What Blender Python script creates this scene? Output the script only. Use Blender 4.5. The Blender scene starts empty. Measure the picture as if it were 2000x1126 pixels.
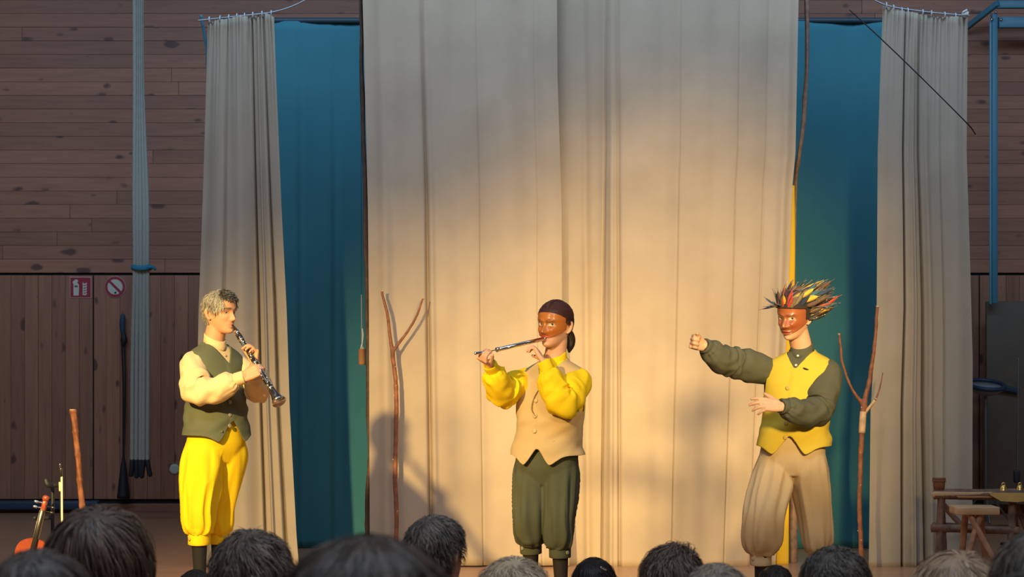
import bpy, bmesh, math, random
import numpy as np
from mathutils import Vector, Matrix

random.seed(7); RNG = np.random.default_rng(7)
scene = bpy.context.scene
COL = scene.collection
PI = math.pi

# ------------------------------------------------------------------ camera
F_PX = 3630.0           # focal length in pixels of the 2000 px wide frame
EYE = 1.42              # eye height of a seated spectator
HORIZON = 708.0         # picture row of the horizon
cam_d = bpy.data.cameras.new('camera'); cam = bpy.data.objects.new('camera', cam_d); COL.objects.link(cam)
cam.location = (0, 0, EYE); cam.rotation_euler = (PI/2, 0, 0)
cam_d.sensor_width = 36; cam_d.lens = 36*F_PX/2000
cam_d.shift_y = (HORIZON-563)/2000
cam_d.clip_end = 100
cam_d.dof.use_dof = True; cam_d.dof.focus_distance = 11.0; cam_d.dof.aperture_fstop = 9.0
scene.camera = cam

# ------------------------------------------------------------------ light
scene.view_settings.view_transform = 'Standard'; scene.view_settings.look = 'None'
scene.view_settings.gamma = 1; scene.view_settings.use_curve_mapping = False
scene.view_settings.exposure = 0.0
world = bpy.data.worlds.new('hall'); scene.world = world; world.use_nodes = True
bgn = world.node_tree.nodes['Background']
bgn.inputs[0].default_value = (0.60, 0.62, 0.72, 1); bgn.inputs[1].default_value = 0.065

def aim(o, target):
    o.rotation_euler = (Vector(target)-o.location).to_track_quat('-Z', 'Y').to_euler()
def spot(name, loc, target, power, color, size, blend, radius):
    d = bpy.data.lights.new(name, 'SPOT'); o = bpy.data.objects.new(name, d); COL.objects.link(o)
    d.energy = power; d.color = color; d.spot_size = math.radians(size); d.spot_blend = blend; d.shadow_soft_size = radius
    o.location = loc; aim(o, target); return o
def area(name, loc, target, power, color, sx, sy):
    d = bpy.data.lights.new(name, 'AREA'); o = bpy.data.objects.new(name, d); COL.objects.link(o)
    d.energy = power; d.color = color; d.shape = 'RECTANGLE'; d.size = sx; d.size_y = sy
    o.location = loc; aim(o, target); return o
spot('stage_spot_key', (-3.75, 3.0, 3.95), (-0.50, 12.6, -0.25), 5600, (1.0, 0.69, 0.25), 33, 0.95, 0.12)
spot('stage_spot_centre', (2.2, 1.5, 3.6), (1.12, 13.0, 1.42), 6200, (1.0, 0.69, 0.27), 21, 1.0, 0.4)
area('stage_skylight', (0.0, 11.0, 6.2), (0.0, 14.6, 4.2), 330, (0.44, 0.68, 1.0), 14.0, 1.0)
area('hall_skylight', (0.0, 3.4, 7.0), (0.0, 3.6, 0.0), 430, (0.74, 0.86, 1.0), 9.0, 2.0)

# ------------------------------------------------------------------ helpers
def W(px, py, D):
    s = F_PX/D
    return np.array([(px-1000)/s, D, EYE-(py-HORIZON)/s])

def vnoise(P, scale=1.0, seed=0):
    """smooth value noise in -1..1 for an (n,3) array"""
    P = np.asarray(P, float)*scale + seed*17.31
    i = np.floor(P).astype(np.int64); f = P-i; f = f*f*(3-2*f)
    def h(ix, iy, iz):
        n = (ix*374761393 + iy*668265263 + iz*2147483647 + seed*144665) & 0xffffffff
        n = ((n ^ (n >> 13))*1274126177) & 0xffffffff
        return ((n ^ (n >> 16)) & 0xffff)/32767.5-1
    r = 0
    for dx in (0, 1):
        for dy in (0, 1):
            for dz in (0, 1):
                w = (f[:, 0] if dx else 1-f[:, 0])*(f[:, 1] if dy else 1-f[:, 1])*(f[:, 2] if dz else 1-f[:, 2])
                r = r + w*h(i[:, 0]+dx, i[:, 1]+dy, i[:, 2]+dz)
    return r

def mesh_from(name, V, F, smooth=True):
    me = bpy.data.meshes.new(name)
    V = np.asarray(V, float)
    if isinstance(F, np.ndarray):
        n, k = F.shape
        me.vertices.add(len(V)); me.vertices.foreach_set('co', V.ravel())
        me.loops.add(n*k); me.loops.foreach_set('vertex_index', F.ravel().astype(np.int32))
        me.polygons.add(n); me.polygons.foreach_set('loop_start', np.arange(0, n*k, k, dtype=np.int32))
        me.update(calc_edges=True)
    else:
        me.from_pydata([tuple(v) for v in V], [], [tuple(int(q) for q in f) for f in F])
    if smooth: me.polygons.foreach_set('use_smooth', np.ones(len(me.polygons), bool))
    me.validate(); me.update()
    return me

def setcol(me, cols, name='Col'):
    a = me.color_attributes.new(name, 'FLOAT_COLOR', 'POINT')
    c = np.ones((len(me.vertices), 4)); c[:, :3] = cols
    a.data.foreach_set('color', c.ravel())

def link(name, me, mat=None, parent=None):
    o = bpy.data.objects.new(name, me); COL.objects.link(o)
    if mat is not None:
        me.materials.clear(); me.materials.append(mat)
    if parent is not None: o.parent = parent
    return o

def origin(o):
    p = np.zeros(3)
    while o is not None:
        p += np.array(o.location); o = o.parent
    return p

def part(name, VF, mat, parent, smooth=True, cols=None):
    """world-space geometry -> child object of parent"""
    V, F = VF
    me = mesh_from(name, np.asarray(V)-origin(parent), F, smooth)
    if cols is not None and len(cols) == len(me.vertices): setcol(me, cols)
    return link(name, me, mat, parent)

def single(name, VF, mat, label, cat, group=None, smooth=True, kind=None):
    """a thing that is one mesh; origin at the middle of its base"""
    V = np.asarray(VF[0], float)
    b = np.array([(V[:, 0].min()+V[:, 0].max())/2, (V[:, 1].min()+V[:, 1].max())/2, V[:, 2].min()])
    o = link(name, mesh_from(name, V-b, VF[1], smooth), mat); o.location = b
    tag(o, label, cat, group, kind); return o

def tag(o, label=None, cat=None, group=None, kind=None):
    if label: o['label'] = label
    if cat: o['category'] = cat
    if group: o['group'] = group
    if kind: o['kind'] = kind
    return o

def thing(name, loc, label, cat, group=None):
    o = bpy.data.objects.new(name, None); COL.objects.link(o); o.location = loc; o.empty_display_size = 0.1
    return tag(o, label, cat, group)

def grid_faces(nr, nc, wrap=True):
    r = np.arange(nr-1)[:, None]; c = np.arange(nc if wrap else nc-1)[None, :]
    a = r*nc+c; b = r*nc+(c+1) % nc; d = (r+1)*nc+(c+1) % nc; e = (r+1)*nc+c
    return np.stack([a, b, d, e], -1).reshape(-1, 4)

def as_list(F): return [tuple(f) for f in F]

def merge(parts):
    V = []; F = []; n = 0
    for v, f in parts:
        V.append(np.asarray(v)); F += [tuple(int(q)+n for q in ff) for ff in f]; n += len(v)
    return np.concatenate(V), F

def catmull(P, m):
    """resample control points P (k,d) to m points by Catmull-Rom"""
    P = np.asarray(P, float)
    if P.ndim == 1: P = P[:, None]
    k = len(P); t = np.linspace(0, k-1-1e-9, m); i = t.astype(int); f = (t-i)[:, None]
    g = lambda j: P[np.clip(j, 0, k-1)]
    p0, p1, p2, p3 = g(i-1), g(i), g(i+1), g(i+2)
    p0 = np.where((i == 0)[:, None], 2*p1-p2, p0); p3 = np.where((i+2 > k-1)[:, None], 2*p2-p1, p3)
    return 0.5*((2*p1)+(-p0+p2)*f+(2*p0-5*p1+4*p2-p3)*f**2+(-p0+3*p1-3*p2+p3)*f**3)

def nrm(v):
    v = np.asarray(v, float); return v/(np.linalg.norm(v, axis=-1, keepdims=True)+1e-12)

def frames(P, up=None):
    P = np.asarray(P, float); T = nrm(np.gradient(P, axis=0))
    u = np.array([0.0, 0, 1.0]) if up is None else np.asarray(up, float)
    if abs(np.dot(u, T[0])) > 0.92: u = np.array([0.0, 1.0, 0.0]) if abs(T[0][1]) < 0.9 else np.array([1.0, 0, 0])
    N = []; n = nrm(u-T[0]*np.dot(u, T[0]))
    for i in range(len(P)):
        n = nrm(n-T[i]*np.dot(n, T[i])); N.append(n)
    N = np.array(N); B = np.cross(T, N)
    return T, N, B

def tube(P, R, n=12, caps='round', up=None, R2=None, disp=None):
    """loft along sampled path. R radius along the frame normal, R2 along the binormal. disp(theta, t)->radial offset"""
    P = np.asarray(P, float); m = len(P); R = np.broadcast_to(np.asarray(R, float).ravel(), (m,)).copy()
    R2 = R.copy() if R2 is None else np.broadcast_to(np.asarray(R2, float).ravel(), (m,)).copy()
    if caps == 'round':
        T, N, B = frames(P, up); k = 4
        a = np.linspace(0, PI/2, k+1)[1:]
        pre = [(P[0]-T[0]*R[0]*math.sin(q), R[0]*math.cos(q)+1e-5, R2[0]*math.cos(q)+1e-5) for q in a[::-1]]
        post = [(P[-1]+T[-1]*R[-1]*math.sin(q), R[-1]*math.cos(q)+1e-5, R2[-1]*math.cos(q)+1e-5) for q in a]
        P = np.array([p[0] for p in pre]+list(P)+[p[0] for p in post])
        R = np.array([p[1] for p in pre]+list(R)+[p[1] for p in post])
        R2 = np.array([p[2] for p in pre]+list(R2)+[p[2] for p in post])
        N = np.concatenate([np.repeat(N[:1], k, 0), N, np.repeat(N[-1:], k, 0)])
        B = np.concatenate([np.repeat(B[:1], k, 0), B, np.repeat(B[-1:], k, 0)]); m = len(P)
    else:
        T, N, B = frames(P, up)
    th = np.arange(n)/n*2*PI
    TT, MM = np.meshgrid(th, np.linspace(0, 1, m))
    D = disp(TT, MM) if disp is not None else 0*TT
    V = P[:, None]+N[:, None]*((R[:, None]+D)*np.cos(TT))[..., None]+B[:, None]*((R2[:, None]+D)*np.sin(TT))[..., None]
    F = as_list(grid_faces(m, n))
    if caps: F += [tuple(range(n))[::-1], tuple((m-1)*n+j for j in range(n))]
    return V.reshape(-1, 3), F

def limb(ctrl, rad, m=24, **k):
    return tube(catmull(ctrl, m), catmull(rad, m).ravel(), **k)

def box(c, s, R=None, bev=0.0):
    bm = bmesh.new(); bmesh.ops.create_cube(bm, size=1)
    for v in bm.verts: v.co = Vector((v.co.x*s[0], v.co.y*s[1], v.co.z*s[2]))
    if bev: bmesh.ops.bevel(bm, geom=bm.edges[:]+bm.verts[:], offset=bev, segments=2, affect='EDGES', profile=0.5)
    bm.verts.ensure_lookup_table(); bm.verts.index_update()
    V = np.array([v.co[:] for v in bm.verts]); F = [tuple(v.index for v in f.verts) for f in bm.faces]; bm.free()
    if R is not None: V = V@np.asarray(R, float).T
    return V+np.asarray(c, float), F

def beam(a, b, w, h, bev=0.004, up=(0, 0, 1)):
    a = np.asarray(a, float); b = np.asarray(b, float); L = np.linalg.norm(b-a); t = (b-a)/L
    u = np.asarray(up, float)
    if abs(np.dot(u, t)) > 0.95: u = np.array([0, 1.0, 0])
    s = nrm(np.cross(t, u)); u = np.cross(s, t)
    return box((a+b)/2, (L, w, h), np.stack([t, s, u], 1), bev)

def lathe(prof, n=24, axis_o=(0, 0, 0), axis=(0, 0, 1)):
    """prof: list of (radius, height); closed by axis points"""
    prof = [(max(r, 1e-5), h) for r, h in prof]; ax = nrm(axis)
    u = nrm(np.cross(ax, (0.31, 0.9, 0.2))); v = np.cross(ax, u); th = np.arange(n)/n*2*PI
    V = np.array([np.asarray(axis_o)+ax*h+(u*math.cos(t)+v*math.sin(t))*r for r, h in prof for t in th])
    m = len(prof); F = as_list(grid_faces(m, n))+[tuple(range(n))[::-1], tuple((m-1)*n+j for j in range(n))]
    return V, F

def remesh(VF, voxel, smooth_iter=0):
    me = mesh_from('tmp', VF[0], VF[1]); o = link('tmp', me)
    md = o.modifiers.new('r', 'REMESH'); md.mode = 'VOXEL'; md.voxel_size = voxel; md.use_smooth_shade = True
    if smooth_iter:
        s = o.modifiers.new('s', 'SMOOTH'); s.iterations = smooth_iter; s.factor = 0.5
    dg = bpy.context.evaluated_depsgraph_get()
    ev = o.evaluated_get(dg).to_mesh()
    V = np.empty(len(ev.vertices)*3); ev.vertices.foreach_get('co', V); V = V.reshape(-1, 3)
    nq = len(ev.polygons); ls = np.empty(nq, np.int32); ev.polygons.foreach_get('loop_total', ls)
    li = np.empty(len(ev.loops), np.int32); ev.loops.foreach_get('vertex_index', li)
    if (ls == 4).all(): F = li.reshape(-1, 4)
    else: F = [tuple(p.vertices) for p in ev.polygons]
    o.evaluated_get(dg).to_mesh_clear(); bpy.data.objects.remove(o); bpy.data.meshes.remove(me)
    return V, F

# ------------------------------------------------------------------ materials
def srgb(r, g, b):
    f = lambda c: (c/255/12.92) if c/255 <= 0.04045 else ((c/255+0.055)/1.055)**2.4
    return (f(r), f(g), f(b))
_M = {}
def mat(name, col, rough=0.7, metal=0.0, var=0.0, vscale=6.0, bump=0.0, bscale=200.0, spec=0.5, coat=0.0, attr=False, sheen=0.0, stretch=None):
    if name in _M: return _M[name]
    m = bpy.data.materials.new(name); m.use_nodes = True; nt = m.node_tree; N = nt.nodes; L = nt.links
    b = N['Principled BSDF']; b.inputs['Roughness'].default_value = rough; b.inputs['Metallic'].default_value = metal
    b.inputs['Specular IOR Level'].default_value = spec; b.inputs['Coat Weight'].default_value = coat
    b.inputs['Coat Roughness'].default_value = 0.15
    b.inputs['Sheen Weight'].default_value = sheen
    b.inputs['Base Color'].default_value = (*col, 1)
    src = None
    tc = N.new('ShaderNodeTexCoord'); vec = tc.outputs['Object']
    if stretch:
        mp = N.new('ShaderNodeMapping'); mp.inputs['Scale'].default_value = stretch; L.new(vec, mp.inputs[0]); vec = mp.outputs[0]
    if attr:
        a = N.new('ShaderNodeVertexColor'); a.layer_name = 'Col'; src = a.outputs['Color']
    if var:
        no = N.new('ShaderNodeTexNoise'); no.inputs['Scale'].default_value = vscale; no.inputs['Detail'].default_value = 4
        L.new(vec, no.inputs['Vector'])
        hs = N.new('ShaderNodeHueSaturation'); mr = N.new('ShaderNodeMapRange')
        mr.inputs[1].default_value = 0.3; mr.inputs[2].default_value = 0.7; mr.inputs[3].default_value = 1-var; mr.inputs[4].default_value = 1+var
        L.new(no.outputs['Fac'], mr.inputs[0]); L.new(mr.outputs[0], hs.inputs['Value'])
        if src is not None: L.new(src, hs.inputs['Color'])
        else: hs.inputs['Color'].default_value = (*col, 1)
        src = hs.outputs[0]
    if src is not None: L.new(src, b.inputs['Base Color'])
    if bump:
        nb = N.new('ShaderNodeTexNoise'); nb.inputs['Scale'].default_value = bscale; nb.inputs['Detail'].default_value = 3
        L.new(vec, nb.inputs['Vector'])
        bp = N.new('ShaderNodeBump'); bp.inputs['Strength'].default_value = bump; bp.inputs['Distance'].default_value = 0.004
        L.new(nb.outputs['Fac'], bp.inputs['Height']); L.new(bp.outputs[0], b.inputs['Normal'])
    _M[name] = m; return m

def wood_mat(name, c1, c2, knot, rough=0.55, grain=(1.0, 14.0, 14.0), knots=True):
    """planks run along their own local X; each object gets its own stretch of grain and tint"""
    m = bpy.data.materials.new(name); m.use_nodes = True; nt = m.node_tree; N = nt.nodes; L = nt.links
    b = N['Principled BSDF']; b.inputs['Roughness'].default_value = rough
    tc = N.new('ShaderNodeTexCoord'); oi = N.new('ShaderNodeObjectInfo')
    mul = N.new('ShaderNodeMath'); mul.operation = 'MULTIPLY'; mul.inputs[1].default_value = 61.7; L.new(oi.outputs['Random'], mul.inputs[0])
    add = N.new('ShaderNodeVectorMath'); add.operation = 'ADD'; L.new(tc.outputs['Object'], add.inputs[0]); L.new(mul.outputs[0], add.inputs[1])
    mp = N.new('ShaderNodeMapping'); mp.inputs['Scale'].default_value = grain; L.new(add.outputs[0], mp.inputs[0])
    no = N.new('ShaderNodeTexNoise'); no.inputs['Scale'].default_value = 2.2; no.inputs['Detail'].default_value = 5; no.inputs['Distortion'].default_value = 0.6
    L.new(mp.outputs[0], no.inputs[0])
    cr = N.new('ShaderNodeValToRGB'); cr.color_ramp.elements[0].position = 0.3; cr.color_ramp.elements[1].position = 0.72
    cr.color_ramp.elements[0].color = (*c1, 1); cr.color_ramp.elements[1].color = (*c2, 1); L.new(no.outputs[0], cr.inputs[0])
    hs = N.new('ShaderNodeHueSaturation'); mr = N.new('ShaderNodeMapRange'); mr.inputs[3].default_value = 0.82; mr.inputs[4].default_value = 1.16
    L.new(oi.outputs['Random'], mr.inputs[0]); L.new(mr.outputs[0], hs.inputs['Value']); L.new(cr.outputs[0], hs.inputs['Color'])
    out = hs.outputs[0]
    if knots:
        mk = N.new('ShaderNodeMapping'); mk.inputs['Scale'].default_value = (3.4, 8.5, 8.5); L.new(add.outputs[0], mk.inputs[0])
        vo = N.new('ShaderNodeTexVoronoi'); vo.inputs['Scale'].default_value = 1.0; L.new(mk.outputs[0], vo.inputs['Vector'])
        kr = N.new('ShaderNodeMapRange'); kr.inputs[1].default_value = 0.08; kr.inputs[2].default_value = 0.21; kr.inputs[3].default_value = 0.85; kr.inputs[4].default_value = 0.0
        kn = N.new('ShaderNodeTexNoise'); kn.inputs['Scale'].default_value = 4.0; L.new(add.outputs[0], kn.inputs[0])
        km = N.new('ShaderNodeMath'); km.operation = 'MULTIPLY_ADD'; km.inputs[1].default_value = 1.1; km.inputs[2].default_value = -.50; L.new(kn.outputs[0], km.inputs[0])
        ka = N.new('ShaderNodeMath'); ka.operation = 'ADD'; L.new(vo.outputs['Distance'], ka.inputs[0]); L.new(km.outputs[0], ka.inputs[1]); L.new(ka.outputs[0], kr.inputs[0])
        mx = N.new('ShaderNodeMix'); mx.data_type = 'RGBA'; L.new(kr.outputs[0], mx.inputs['Factor']); L.new(out, mx.inputs['A']); mx.inputs['B'].default_value = (*knot, 1)
        out = mx.outputs['Result']
    L.new(out, b.inputs['Base Color'])
    bp = N.new('ShaderNodeBump'); bp.inputs['Strength'].default_value = 0.15; bp.inputs['Distance'].default_value = 0.003
    L.new(no.outputs[0], bp.inputs['Height']); L.new(bp.outputs[0], b.inputs['Normal'])
    return m

M_PLANK = wood_mat('pine_plank', (0.31, 0.130, 0.075), (0.395, 0.180, 0.100), (0.070, 0.034, 0.026))
M_FLOOR = wood_mat('hall_floor', (0.35, 0.175, 0.09), (0.43, 0.225, 0.12), (0.1, 0.05, 0.03), rough=0.28, grain=(0.8, 9.0, 1.0), knots=False)
M_DARK = mat('dark_recess', (0.012, 0.016, 0.024), 0.8)
M_CURT = mat('beige_cloth', (0.49, 0.392, 0.280), 0.95, var=0.085, vscale=2.6, bump=0.12, bscale=320, spec=0.1)  # tone mottling strengthened to stand in for soft patches of light
M_CURT2 = mat('grey_beige_cloth', (0.39, 0.33, 0.25), 0.95, var=0.06, vscale=3.0, bump=0.12, bscale=320, spec=0.1)
M_TEAL = mat('teal_cloth', (0.048, 0.190, 0.230), 0.9, var=0.05, vscale=2.0, bump=0.15, bscale=150, spec=0.15)
M_BLUE = mat('blue_painted_steel', (0.065, 0.225, 0.31), 0.45)
M_ROPE = mat('grey_rope', (0.37, 0.37, 0.31), 0.9, bump=0.6, bscale=90, stretch=(1, 1, 0.3))
M_BLACK = mat('black_rubber', (0.012, 0.014, 0.018), 0.6)
M_STICK = mat('bark_red', (0.27, 0.095, 0.042), 0.6, var=0.35, vscale=22, bump=0.6, bscale=40)
M_STICKD = mat('bark_dark', (0.10, 0.055, 0.035), 0.7, var=0.35, vscale=18, bump=0.6, bscale=40)
M_PEELED = mat('peeled_wood', (0.62, 0.42, 0.22), 0.7, var=0.2, vscale=30)
M_SKIN = mat('skin', (0.62, 0.33, 0.20), 0.55, attr=True, spec=0.35)
M_HAIR = mat('hair', (0.1, 0.07, 0.05), 0.45, attr=True, spec=0.18)
M_EYE = mat('eye', (0.8, 0.8, 0.8), 0.15, attr=True)
M_CHROME = mat('chrome', (0.78, 0.78, 0.76), 0.14, metal=1.0)
M_SILVER = mat('silver_keys', (0.85, 0.84, 0.78), 0.18, metal=1.0)
M_EBONY = mat('ebony', (0.018, 0.016, 0.016), 0.22, coat=0.4)
M_BRASS = mat('brass', (0.72, 0.50, 0.16), 0.3, metal=1.0)
M_WHITEB = mat('pearl_button', (0.75, 0.72, 0.66), 0.3)
# ================================================================== the hall
WALL_D = 17.7; WS = F_PX/WALL_D
def wx(px): return (px-1000)/WS
def wz(py): return EYE-(py-HORIZON)/WS
X0, X1 = -7.2, 7.2
fl = link('floor', mesh_from('floor', *box((0, 8.6, -0.05), (18, 20.2, 0.1)), smooth=False), M_FLOOR); tag(fl, kind='structure', label='brown wooden hall floor')
wall = link('wall_back', mesh_from('wall_back', *box((0, WALL_D+0.066, 3.0), (X1-X0, 0.1, 6.2)), smooth=False), M_DARK); tag(wall, kind='structure', label='pine clad back wall of the hall')
P = 0.1297
def plank_mesh(L):
    return mesh_from('plank', *box((0, 0, 0), (L, 0.036, P-0.0022), None, 0.0018), smooth=False)
ZJ = wz(535)                                     # joint between horizontal boards and the doors below
pm = [plank_mesh(3.58), plank_mesh(2.4), plank_mesh(4.8)]
for m_ in pm: m_.materials.append(M_PLANK)
random.seed(11)
row = 0; z = ZJ+0.012+P/2
while z < 5.6:
    x = X0-random.uniform(0, 2)
    while x < X1:
        k = random.randrange(3); L = (3.58, 2.4, 4.8)[k]
        if x+L > X0:
            o = bpy.data.objects.new('plank', pm[k]); COL.objects.link(o); o.parent = wall
            o.location = (x+L/2, WALL_D-0.0+random.uniform(-0.002, 0.002), z); 
        x += L+0.003
    z += P
Zb = 0.125
VL = ZJ-0.012-Zb
vm = plank_mesh(VL); vm.materials.append(M_PLANK)
x = wx(182)-P*24
i = 0
while x < X1:
    gap = 0.012 if (i-24) % 13 == 0 else 0.0     # the wider joints between the door leaves
    o = bpy.data.objects.new('plank', vm); COL.objects.link(o); o.parent = wall
    o.location = (x+P/2+gap*0.5, WALL_D+random.uniform(-0.002, 0.002), Zb+VL/2); o.rotation_euler = (0, PI/2, 0); o.rotation_euler[1] = PI/2
    if gap: o.scale = (1, 1, 0.93)
    x += P; i += 1
bb = link('baseboard_back', mesh_from('baseboard_back', *box((0, WALL_D+0.012, 0.04), (X1-X0, 0.03, 0.08), None, 0.004), smooth=False), M_PLANK); tag(bb, kind='structure', label='wooden skirting under the plank doors')
cl = link('wall_left', mesh_from('wall_left', *box((X0-0.1, 8.6, 3.0), (0.2, 20, 6.2)), smooth=False), M_PLANK); tag(cl, kind='structure')
cr_ = link('wall_right', mesh_from('wall_right', *box((X1+0.1, 8.6, 3.0), (0.2, 20, 6.2)), smooth=False), M_PLANK); tag(cr_, kind='structure')
single('gym_mat', box((wx(60), WALL_D-0.11, 0.075), (1.35, 0.12, 0.085), None, 0.012), mat('navy_vinyl', (0.02, 0.045, 0.085), 0.5),
       'dark navy mat edge lying at the foot of the plank doors', 'mat')
# round pale door pull
single('door_pull', lathe([(0.0, 0), (0.047, 0), (0.05, 0.006), (0.047, 0.014), (0.03, 0.017), (0, 0.016)], 28, (wx(342), WALL_D-0.02, wz(915)), (0, -1, 0)),
       mat('pale_plastic', (0.62, 0.66, 0.52), 0.35), 'round pale green disc low on the plank door by the clarinet player', 'door pull')
# ---- signs
M_RED = mat('sign_red', (0.36, 0.028, 0.050), 0.4); M_WHITE = mat('sign_white', (0.62, 0.64, 0.52), 0.45)
ys = WALL_D-0.021
sg = thing('fire_sign', (wx(158.5), ys, wz(582)), 'square red fire extinguisher sign with white flames on the planks', 'sign')
c0 = np.array([wx(158.5), ys, wz(561)])
part('border', box(c0, (0.210, 0.006, 0.205), None, 0.002), mat('sign_rim', (0.50, 0.30, 0.26), 0.5), sg, False)
part('panel', box(c0+[0, -0.004, 0], (0.190, 0.006, 0.185), None, 0.002), M_RED, sg, False)
def plate(poly, y, th=0.003):
    n = len(poly); V = np.array([(x, y, z) for x, z in poly]+[(x, y-th, z) for x, z in poly])
    F = [tuple(range(n)), tuple(range(2*n-1, n-1, -1))]+[(i, n+i, n+(i+1) % n, (i+1) % n) for i in range(n)]
    return V, F
def offs(poly, c, s=1.0): return [(c[0]+x*s, c[2]+z*s) for x, z in poly]
ext = [(-.066, -.078), (-.016, -.078), (-.014, -.02), (-.014, .02), (-.02, .034), (-.03, .04), (-.028, .052), (-.02, .058), (-.026, .07), (-.045, .078), (-.05, .068), (-.062, .066), (-.075, .05), (-.07, .04), (-.066, .03), (-.066, -.02)]
part('extinguisher_symbol', plate(offs(ext, c0), ys-0.0072), M_WHITE, sg, False)
part('symbol_band', plate(offs([(-.056, -.0), (-.026, 0), (-.026, .018), (-.056, .018)], c0), ys-0.0105, 0.001), mat('sign_brown', (0.16, 0.10, 0.05), 0.5), sg, False)
for q in range(5):
    zz = -.072+q*.024
    flm = [(.018, zz), (.05, zz-.004), (.064, zz+.012), (.058, zz+.022), (.044, zz+.010), (.03, zz+.016), (.02, zz+.030), (.024, zz+.014)]
    part('flame_symbol', plate(offs(flm, c0), ys-0.0072), M_WHITE, sg, False)
ps = thing('prohibition_sign', (wx(226), ys, wz(581)), 'round prohibition sign, white disc with red ring and diagonal bar', 'sign')
c1 = np.array([wx(226), ys, wz(560)])
ring = [(0.103*math.cos(t), 0.103*math.sin(t)) for t in np.linspace(0, 2*PI, 41)[:-1]]
part('rim', plate(offs(ring, c1), ys, 0.004), mat('sign_rim', (0.5, 0.3, 0.26), 0.5), ps, False)
part('disc', plate(offs(ring, c1, 0.93), ys-0.004, 0.003), M_WHITE, ps, False)
ri = [(math.cos(t), math.sin(t)) for t in np.linspace(0, 2*PI, 41)[:-1]]
Vr = np.array([(c1[0]+x*r, y, c1[2]+z_*r) for r, y in ((.096, ys-.006), (.096, ys-.010), (.073, ys-.010), (.073, ys-.006)) for x, z_ in ri])
Fr = [(k*40+i, k*40+(i+1) % 40, ((k+1) % 4)*40+(i+1) % 40, ((k+1) % 4)*40+i) for k in range(4) for i in range(40)]
part('red_ring', (Vr, Fr), M_RED, ps, False)
a = .707
bar = [(-.060-.008, .052), (-.052, .060+.008), (.068, -.052), (.052, -.068)]
part('diagonal_bar', plate(offs(bar, c1), ys-0.0072, .003), M_RED, ps, False)
part('foot_symbol', plate(offs([(-.008, -.062), (.01, -.066), (.014, -.052), (.004, -.044), (-.004, -.05)], c1), ys-0.0072, .002), M_BLACK, ps, False)

# ---- gathered climbing ropes
RD = 16.6
ropes_top = [262, 266, 270, 274, 277]; ropes_mid = [263, 269, 275, 282, 288]; ropes_bot = [258, 266, 274, 280, 288]
gr = 'climbing ropes gathered along the wall'
for i in range(5):
    ctrl = [W(ropes_top[i], -120, RD+0.02*i), W(ropes_top[i]+1, 150, RD+0.02*i), W(ropes_mid[i]-1, 380, RD+0.01*i), W(ropes_mid[i], 523, RD), W(ropes_bot[i]+1, 700, RD-0.01*i), W(ropes_bot[i], 903, RD)]
    lab = ['leftmost', 'second from the left', 'middle', 'second from the right', 'rightmost'][i]+' of five grey climbing ropes tied together'
    t = thing('climbing_rope', W(ropes_bot[i], 930, RD), lab, 'rope', gr)
    tw = lambda th, tt: 0.0018*np.sin(2*th+tt*330)
    part('cord', tube(catmull(ctrl, 160), 0.0185, 12, 'flat', disp=tw), M_ROPE, t)
    tilt = [-2, 1, 0, -3, 5][i]
    part('end_cap', tube([W(ropes_bot[i], 899, RD), W(ropes_bot[i]+tilt*.4, 912, RD), W(ropes_bot[i]+tilt, 926+(i % 2)*3, RD)], 0.0225, 12), M_BLACK, t)
bd = catmull([W(259, 521, RD-.04), W(275, 523, RD-.065), W(293, 521, RD-.04), W(294, 523, RD+.03), W(275, 522, RD+.07), W(258, 522, RD+.03), W(259, 521, RD-.04)], 60)
t = thing('rope_tie', W(276, 528, RD), 'blue strap wound around the five grey climbing ropes', 'strap')
part('strap', tube(bd, 0.022, 8, 'flat', R2=0.006), mat('blue_webbing', (0.02, 0.24, 0.36), 0.7), t)
part('loose_end', limb([W(291, 521, RD-.045), W(297, 521, RD-.05), W(303, 525, RD-.04)], [.02, .016, .012], 8, n=8), _M['blue_webbing'], t)
# ---- dark strap with tassel hung on the wall
t = thing('hanging_strap', W(241, 972, 17.62), 'thin black strap with blue grip and flared tassel hung left of the ropes', 'strap')
part('grip', limb([W(240, 617, 17.62), W(239, 630, 17.62), W(240, 648, 17.62)], [.022, .027, .022], 12, n=10), mat('dark_blue_grip', (0.02, 0.06, 0.11), 0.5), t)
part('knot', limb([W(241, 650, 17.62), W(242, 664, 17.62), W(241, 674, 17.62)], [.02, .032, .018], 10, n=10), M_BLACK, t)
for dx in (-3, 2): part('cord', limb([W(241+dx, 670, 17.62), W(243+dx*.8, 760, 17.62), W(241+dx*.2, 895, 17.62)], [.009, .008, .007], 30, n=8), M_BLACK, t)
part('tassel', limb([W(241, 893, 17.62), W(241, 915, 17.62), W(241, 972, 17.62)], [.012, .03, .062], 20, n=20, caps='flat', disp=lambda th, tt: .006*np.sin(10*th)*tt), M_BLACK, t)

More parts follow.
